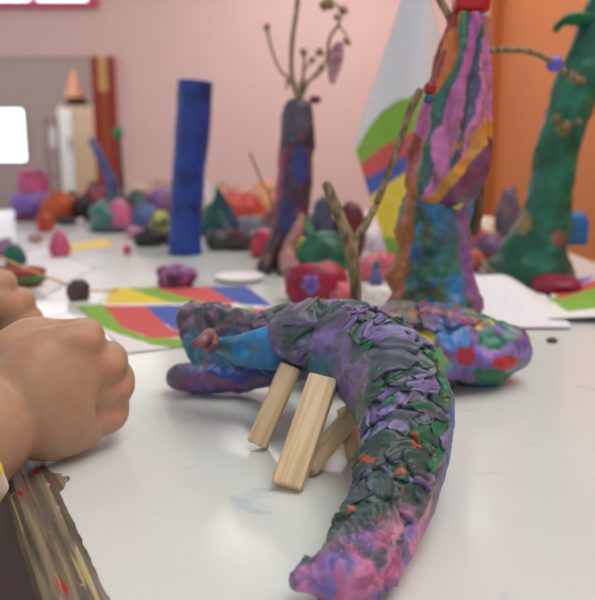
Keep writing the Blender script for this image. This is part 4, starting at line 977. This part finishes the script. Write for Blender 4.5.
# centre
lump('clay_lump', 317, 304, 64, 41, (156, 28, 62), 'large crimson clay lump behind the scaly back, with a violet flower on it', 3, lumpy=.1, depth=.6, pw=2.6)
o = thing('clay_flower', atZ(313, 300), 'small violet clay flower stuck on the large crimson lump', 'clay flower')
fp = atZ(312, 297, 0.022)+Vector((0, -.004, 0))
fY = atZ(317, 304).y-.004
for k in range(5):
    a = k*2*math.pi/5+.4; c_ = atY(311+6*math.cos(a), 284+6*math.sin(a), fY); clay_lump('petal', c_-Vector((0, 0, .004)), (.008, .008, .008), (124, 96, 176), o, k, .15, 18)
clay_lump('flower_centre', atY(311, 284, fY-.002)-Vector((0, 0, .003)), (.006, .006, .006), (104, 84, 150), o, 9, .1, 16)
lump('clay_lump', 342, 306, 22, 24, (206, 108, 108), 'small salmon pink lump right beside the large crimson lump', 5)
lump('clay_lump', 325, 277, 56, 44, (26, 104, 66), 'rounded green lump behind the large crimson lump', 6, lumpy=.1, depth=.7)
lump('clay_lump', 313, 262, 38, 34, (36, 52, 116), 'dark blue lump at the right foot of the slim purple tree', 7, depth=.6)
lump('clay_lump', 320, 262, 34, 66, pal((76, 84, 108), (84, 80, 100), (66, 82, 98), scale=50), 'slate grey upright lump against the slim purple tree', 8, depth=.6, tip=.4)
lump('clay_ball', 350, 262, 34, 60, pal((120, 48, 40), (78, 54, 90), (128, 62, 44), (96, 44, 60), scale=40, seed=6), 'dark red and purple clay ball behind the forked stick', 9, 'clay ball', depth=.8, lumpy=.06)
lump('clay_lump', 304, 272, 20, 14, (140, 96, 150), 'little lilac lump at the base of the slim purple tree', 10)
lump('clay_ball', 264, 258, 28, 28, pal((176, 44, 62), (152, 40, 70), (190, 60, 76), scale=60), 'round red clay ball just left of the slim purple tree', 11, 'clay ball')
lump('clay_lump', 175, 288, 40, 23, pal((104, 60, 110), (150, 100, 160), (84, 48, 76), (166, 96, 150), (76, 60, 100), scale=70, seed=4), 'purple and pink mottled clump in front of the blue column', 12, depth=.6, lumpy=.25)
# white folded card and small figure between the forked stick and the striped trunk
p = atZ(383, 262)
bm = bmesh.new(); q = [atY(368, 238, p.y), atY(398, 234, p.y+.01), atY(392, 214, p.y+.02), atY(374, 224, p.y+.02)]
lump('clay_lump', 384, 252, 42, 24, (226, 220, 222), 'white lump behind the right fork of the bare stick', 14, lumpy=.08, depth=.5)
lump('clay_lump', 392, 252, 30, 13, (34, 30, 32), 'flat black piece standing in for the shade below the white lump', 15, depth=.4)  # shade under the white piece, put in as a black lump
lump('clay_lump', 382, 282, 40, 30, pal((206, 92, 96), (214, 130, 130), (190, 90, 110), scale=60), 'rosy red lump between the forked stick and the striped trunk', 16, depth=.5)
fg = thing('clay_figure', atZ(376, 306), 'little blue grey clay figure standing on a white block beside the forked stick', 'clay figure')
p = atZ(376, 307); k = mpp(p)
clay_lump('block', p, (26*k, 20*k, 22*k), (232, 226, 222), fg, 2, .05, 24, pw=5)
clay_lump('figure_body', p+Vector((0, .004, 20*k)), (15*k, 14*k, 20*k), (98, 100, 152), fg, 3, .15, 22, tip=.4)
clay_lump('head', p+Vector((0, .004, 38*k)), (8*k, 8*k, 9*k), (84, 100, 140), fg, 4, .1, 18)
# right of the striped trunk
lump('clay_lump', 477, 252, 36, 26, pal((176, 40, 66), (186, 60, 80), scale=50), 'crimson lump right of the striped trunk under the dark branch', 21, depth=.6)
lump('clay_lump', 462, 250, 28, 34, (88, 96, 166), 'violet blue lump half hidden behind the striped trunk', 22, depth=.6)
lump('clay_lump', 468, 272, 30, 26, pal((196, 92, 76), (70, 100, 160), (186, 110, 90), scale=60, seed=3), 'orange and blue lump beside the striped trunk base', 23, depth=.6)
lump('clay_lump', 492, 264, 36, 32, pal((120, 84, 120), (150, 62, 72), (84, 104, 150), scale=60, seed=5), 'mottled mauve lump left of the green palm foot', 24, depth=.6)
lump('clay_lump', 512, 252, 32, 46, (32, 42, 84), 'navy lump leaning on the left side of the green palm', 25, depth=.5)
lump('clay_lump', 508, 258, 26, 72, pal((104, 88, 100), (122, 100, 104), (90, 84, 104), scale=50), 'tall mauve grey lump behind the left of the green palm', 26, depth=.6)
lump('clay_lump', 484, 234, 30, 18, (236, 210, 190), 'pale cream lump behind the crimson one right of the striped trunk', 27, depth=.5)
tag(tubes_bm('thick_twig', [([atZ(500, 277, .004), atZ(487, 268, .010), atY(474, 247, atZ(487, 262).y+.01)], [.0035, .0037, .0035])], M_TWIG, None, center=True), 'short thick tan twig lying among lumps left of the green palm', 'twig')
lump('clay_crumb', 553, 343, 11, 5, pal((56, 60, 70), (110, 50, 60), scale=150), 'tiny dark crumb on the bare white tabletop at right', 28, 'clay crumb')
# left front
lump('clay_lump', 58, 258, 23, 27, pal((196, 84, 124), (186, 72, 112), scale=60), 'pink pointed lump standing alone on the left', 31, lumpy=.08, tip=.45)
lump('clay_ball', 127, 254, 9, 9, (190, 84, 112), 'tiny pink ball left of the blue column', 32, 'clay ball')
lump('clay_lump', 2, 256, 24, 18, (154, 108, 150), 'mauve lump at the left picture border behind the green block', 33)
lump('clay_block', 13, 266, 20, 22, (22, 100, 80), 'teal green clay block behind the red boat on the left', 34, pw=4, tip=.3)
lump('clay_lump', 35, 242, 14, 8, (176, 138, 122), 'small beige brown lump behind the pink pointed lump', 35)
# clay boat
bt = thing('clay_boat', atZ(14, 284), 'shallow brown clay boat with a red rim and green stripe at left', 'clay boat')
p = atZ(12, 288); k = mpp(p)
clay_lump('hull', p+Vector((0, .012, 0)), (60*k, 30*k, 17*k), (150, 84, 58), bt, 3, .08, 32)
cen = p+Vector((0, .012, 15*k)); ring = [cen+Vector((28*k*math.cos(a), 14*k*math.sin(a), 0)) for a in np.linspace(0, 2*math.pi, 15)]
clay_tube('rim', ring, [3.6*k]*15, None, (158, 52, 52), bt, 60, 16, .12, 70, 4, caps=(0, 0))
ring = [p+Vector((0, .012, 9*k))+Vector((30.5*k*math.cos(a), 15.6*k*math.sin(a), 0)) for a in np.linspace(math.pi, 2*math.pi, 9)]
clay_tube('stripe', ring, [3.2*k]*9, None, (56, 116, 66), bt, 40, 16, .12, 70, 5)
# skewer through a dark stone of clay
p = atZ(77, 301); k = mpp(p)
lump('clay_lump', 77, 301, 24, 21, pal((66, 54, 62), (52, 46, 54), (92, 70, 66), scale=90, seed=3), 'dark brown clay lump with a skewer stuck through it', 41, lumpy=.22)
ys = atZ(77, 301).y+.006
tag(tubes_bm('skewer', [([atY(-14, 251, ys+.01), atY(30, 270, ys+.005), atY(66, 284, ys), atY(90, 290.5, ys+.004), atZ(118, 289.5, .002)], [.0012, .0012, .0012, .0012, .001])], mat_wood('skewer_bamboo', (196, 148, 78), (222, 180, 108)), None, center=True), 'thin yellow wooden skewer running through the dark clay lump', 'skewer')
# left back cluster
bw = atZ(25, 222); k = mpp(bw)
bo = thing('clay_bowl', bw+Vector((0, 18*k, 0)), 'violet clay bowl with a maroon foot at the back left', 'clay bowl')
lathe('bowl_wall', [(14*k, 5*k), (19*k, 14*k), (20*k, 27*k), (17.5*k, 27*k), (16*k, 14*k), (10*k, 8*k)], bw+Vector((0, 18*k, 0)), M_CLAY, bo, 40, (122, 92, 168))
lathe('foot', [(.001, 0), (16*k, 0), (17*k, 6*k), (.001, 9*k)], bw+Vector((0, 18*k, 0)), M_CLAY, bo, 40, (110, 40, 60))
p = atZ(33, 215); k = mpp(p)
lump('clay_block', 33, 212, 28, 42, (196, 92, 132), 'tall pink clay block behind the violet bowl', 51, pw=6, lumpy=.04, depth=.6)
lump('clay_lump', 57, 223, 38, 32, pal((186, 84, 40), (172, 70, 34), (160, 80, 50), scale=40), 'orange brown lump right of the violet bowl', 52)
lump('clay_ball', 44, 232, 18, 20, (180, 72, 48), 'round rust red ball in front of the violet bowl', 53, 'clay ball', lumpy=.05)
lump('clay_lump', 81, 223, 18, 30, (40, 32, 36), 'black upright lump between the orange brown and maroon lumps', 54, depth=.8)
lump('clay_lump', 66, 225, 26, 9, (52, 50, 58), 'flat dark slab in front of the orange brown lump', 55, depth=.5)
lump('clay_ball', 80, 226, 8, 8, (226, 216, 216), 'tiny white ball in front of the black lump', 56, 'clay ball')
lump('clay_lump', 94, 220, 22, 34, pal((130, 56, 66), (116, 44, 56), scale=40), 'maroon lump right of the black one', 57)
lump('clay_lump', 103, 229, 28, 30, (84, 128, 120), 'grey green lump left of the pink lump in the back cluster', 58)
lump('clay_lump', 119, 229, 25, 30, (206, 104, 144), 'pink rounded lump at the front of the back cluster', 59, lumpy=.08)
lump('clay_lump', 112, 233, 46, 6, (70, 72, 92), 'flat slate slab lying under the pink rounded lump', 60, depth=.4)
lump('clay_lump', 142, 228, 32, 26, pal((70, 96, 150), (96, 84, 140), (60, 104, 150), scale=40), 'blue lump between the pink lump and the column', 61)
lump('clay_lump', 134, 239, 16, 13, (196, 132, 156), 'small rosy lump in front of the blue lump', 62)
lump('clay_lump', 160, 243, 24, 32, pal((172, 176, 84), (120, 140, 70), (70, 60, 60), scale=50, seed=3), 'yellow green mottled lump left of the blue column', 63)
lump('clay_lump', 148, 247, 26, 19, (46, 42, 50), 'black lump in front of the yellow green one', 64)
lump('clay_lump', 158, 214, 40, 26, pal((120, 84, 140), (136, 72, 104), (104, 90, 140), scale=40), 'purple lump behind the yellow green one', 65)
# thin tree and violet leaning stalk at the back left
th_ = thing('clay_tree', atZ(120, 214), 'small thin clay tree with a round green crown in the back left cluster', 'clay tree')
ty = atZ(120, 214).y
clay_tube('stem', [atZ(124, 214, 0), atY(122, 185, ty), atY(121, 160, ty), atY(119, 136, ty)], [.006, .0045, .004, .0035], None, (66, 70, 62), th_, 40, 20, .2, 60, 3, up=(0, 1, 0))
clay_lump('crown', atY(118, 139, ty), (.022, .022, .026), (32, 128, 72), th_, 3, .15, 26)
clay_lump('base', atZ(119, 216), (.046, .04, .045), (34, 96, 70), th_, 4, .2, 26)
vy = atZ(105, 215).y+.05
tag(clay_tube('clay_stalk', [Vector((atY(115, 200, vy).x, vy, 0)), atY(112, 185, vy), atY(104, 166, vy), atY(97, 150, vy), atY(90, 138, vy)], [.016, .014, .011, .010, .006], None, pal((86, 92, 150), (96, 84, 130), (70, 92, 146), scale=40), None, 50, 26, .15, 50, 4, up=(0, 1, 0), floor=0.0), 'violet blue clay stalk leaning left at the back left', 'clay stalk')
# peach heads and drapery behind the column
lump('clay_lump', 132, 205, 26, 26, (214, 178, 160), 'peach lump behind the blue lump, left of the column', 71)
lump('clay_lump', 158, 199, 30, 20, (206, 168, 150), 'peach lump behind the purple one, left of the column', 72)
lump('clay_lump', 207, 222, 26, 42, (214, 200, 202), 'white lump right behind the blue column', 73)
lump('clay_lump', 219, 246, 40, 58, pal((30, 76, 74), (26, 64, 70), (34, 92, 76), (44, 72, 100), scale=40), 'dark teal pointed lump right of the blue column', 74, tip=.6, depth=.7)
lump('clay_lump', 242, 228, 50, 36, pal((196, 70, 56), (204, 96, 76), (180, 60, 52), scale=36), 'red orange drape shaped lump behind the dark log', 75, depth=.5, lumpy=.22)
lump('clay_ball', 221, 206, 20, 24, (218, 164, 134), 'peach ball above the dark teal lump', 76, 'clay ball')
lump('clay_ball', 237, 208, 18, 24, (214, 166, 140), 'peach ball behind the red orange drape', 77, 'clay ball')
lump('clay_ball', 264, 214, 28, 34, (214, 160, 118), 'larger orange peach ball left of the slim purple tree', 78, 'clay ball')
lump('clay_lump', 256, 226, 30, 16, (218, 192, 116), 'yellow crescent lump in front of the orange peach ball', 79, depth=.5)
lump('clay_lump', 246, 238, 36, 22, pal((92, 104, 124), (110, 110, 120), scale=50), 'slate blue lump behind the dark log', 80, depth=.5)
p = atZ(240, 248)
tag(clay_tube('clay_log', [atZ(206, 242, .012), atZ(228, 240, .014), atZ(250, 240, .015), atZ(276, 238, .014)], [.016]*4, None, pal((48, 56, 52), (92, 46, 52), (44, 64, 60), (66, 56, 62), (110, 78, 60), scale=40, seed=9), None, 60, 30, .2, 40, 5, floor=0.0), 'long dark mottled clay log lying right of the blue column', 'clay log')
lump('clay_lump', 296, 246, 40, 26, pal((92, 60, 84), (70, 70, 100), scale=40), 'dusky lump behind the slim purple tree', 81)
# small scraps filling the cluttered back of the table
lump('clay_lump', 70, 216, 20, 26, pal((92, 56, 60), (60, 60, 80), (140, 70, 60), scale=60, seed=2), 'small dark mottled lump behind the orange brown lump', 91)
lump('clay_lump', 94, 212, 22, 32, pal((116, 66, 84), (70, 70, 86), (150, 100, 120), scale=60, seed=5), 'mauve mottled lump behind the grey green lump', 92)
lump('clay_lump', 136, 216, 22, 26, pal((52, 90, 80), (60, 60, 90), (110, 70, 90), scale=60, seed=6), 'dark green and plum lump at the foot of the small thin tree', 93)
lump('clay_lump', 172, 222, 24, 30, pal((92, 70, 120), (60, 76, 110), (140, 80, 110), scale=60, seed=7), 'violet and blue lump touching the left side of the column', 94)
lump('clay_lump', 172, 245, 22, 22, pal((60, 80, 60), (150, 150, 80), (60, 50, 70), scale=70, seed=8), 'olive and dark speckled lump at the left foot of the column', 95)
lump('clay_lump', 228, 250, 22, 12, pal((120, 60, 60), (60, 70, 60), scale=70, seed=9), 'low brownish red lump in front of the dark teal lump', 96)
lump('clay_lump', 275, 232, 24, 24, pal((70, 84, 90), (120, 70, 80), scale=60, seed=4), 'grey and rose lump behind the round red ball', 97)
lump('clay_lump', 335, 250, 30, 30, pal((40, 60, 110), (110, 50, 80), (60, 90, 80), scale=60, seed=3), 'navy and maroon lump behind the rounded green lump', 98)
lump('clay_lump', 455, 262, 26, 26, pal((70, 110, 160), (150, 70, 90), (90, 90, 140), scale=70, seed=2), 'blue and rose lump right against the striped trunk', 99)
lump('clay_lump', 500, 276, 26, 18, pal((60, 80, 130), (150, 80, 70), (70, 110, 90), scale=70, seed=12), 'low blue and rust lump in front of the mauve one', 100)
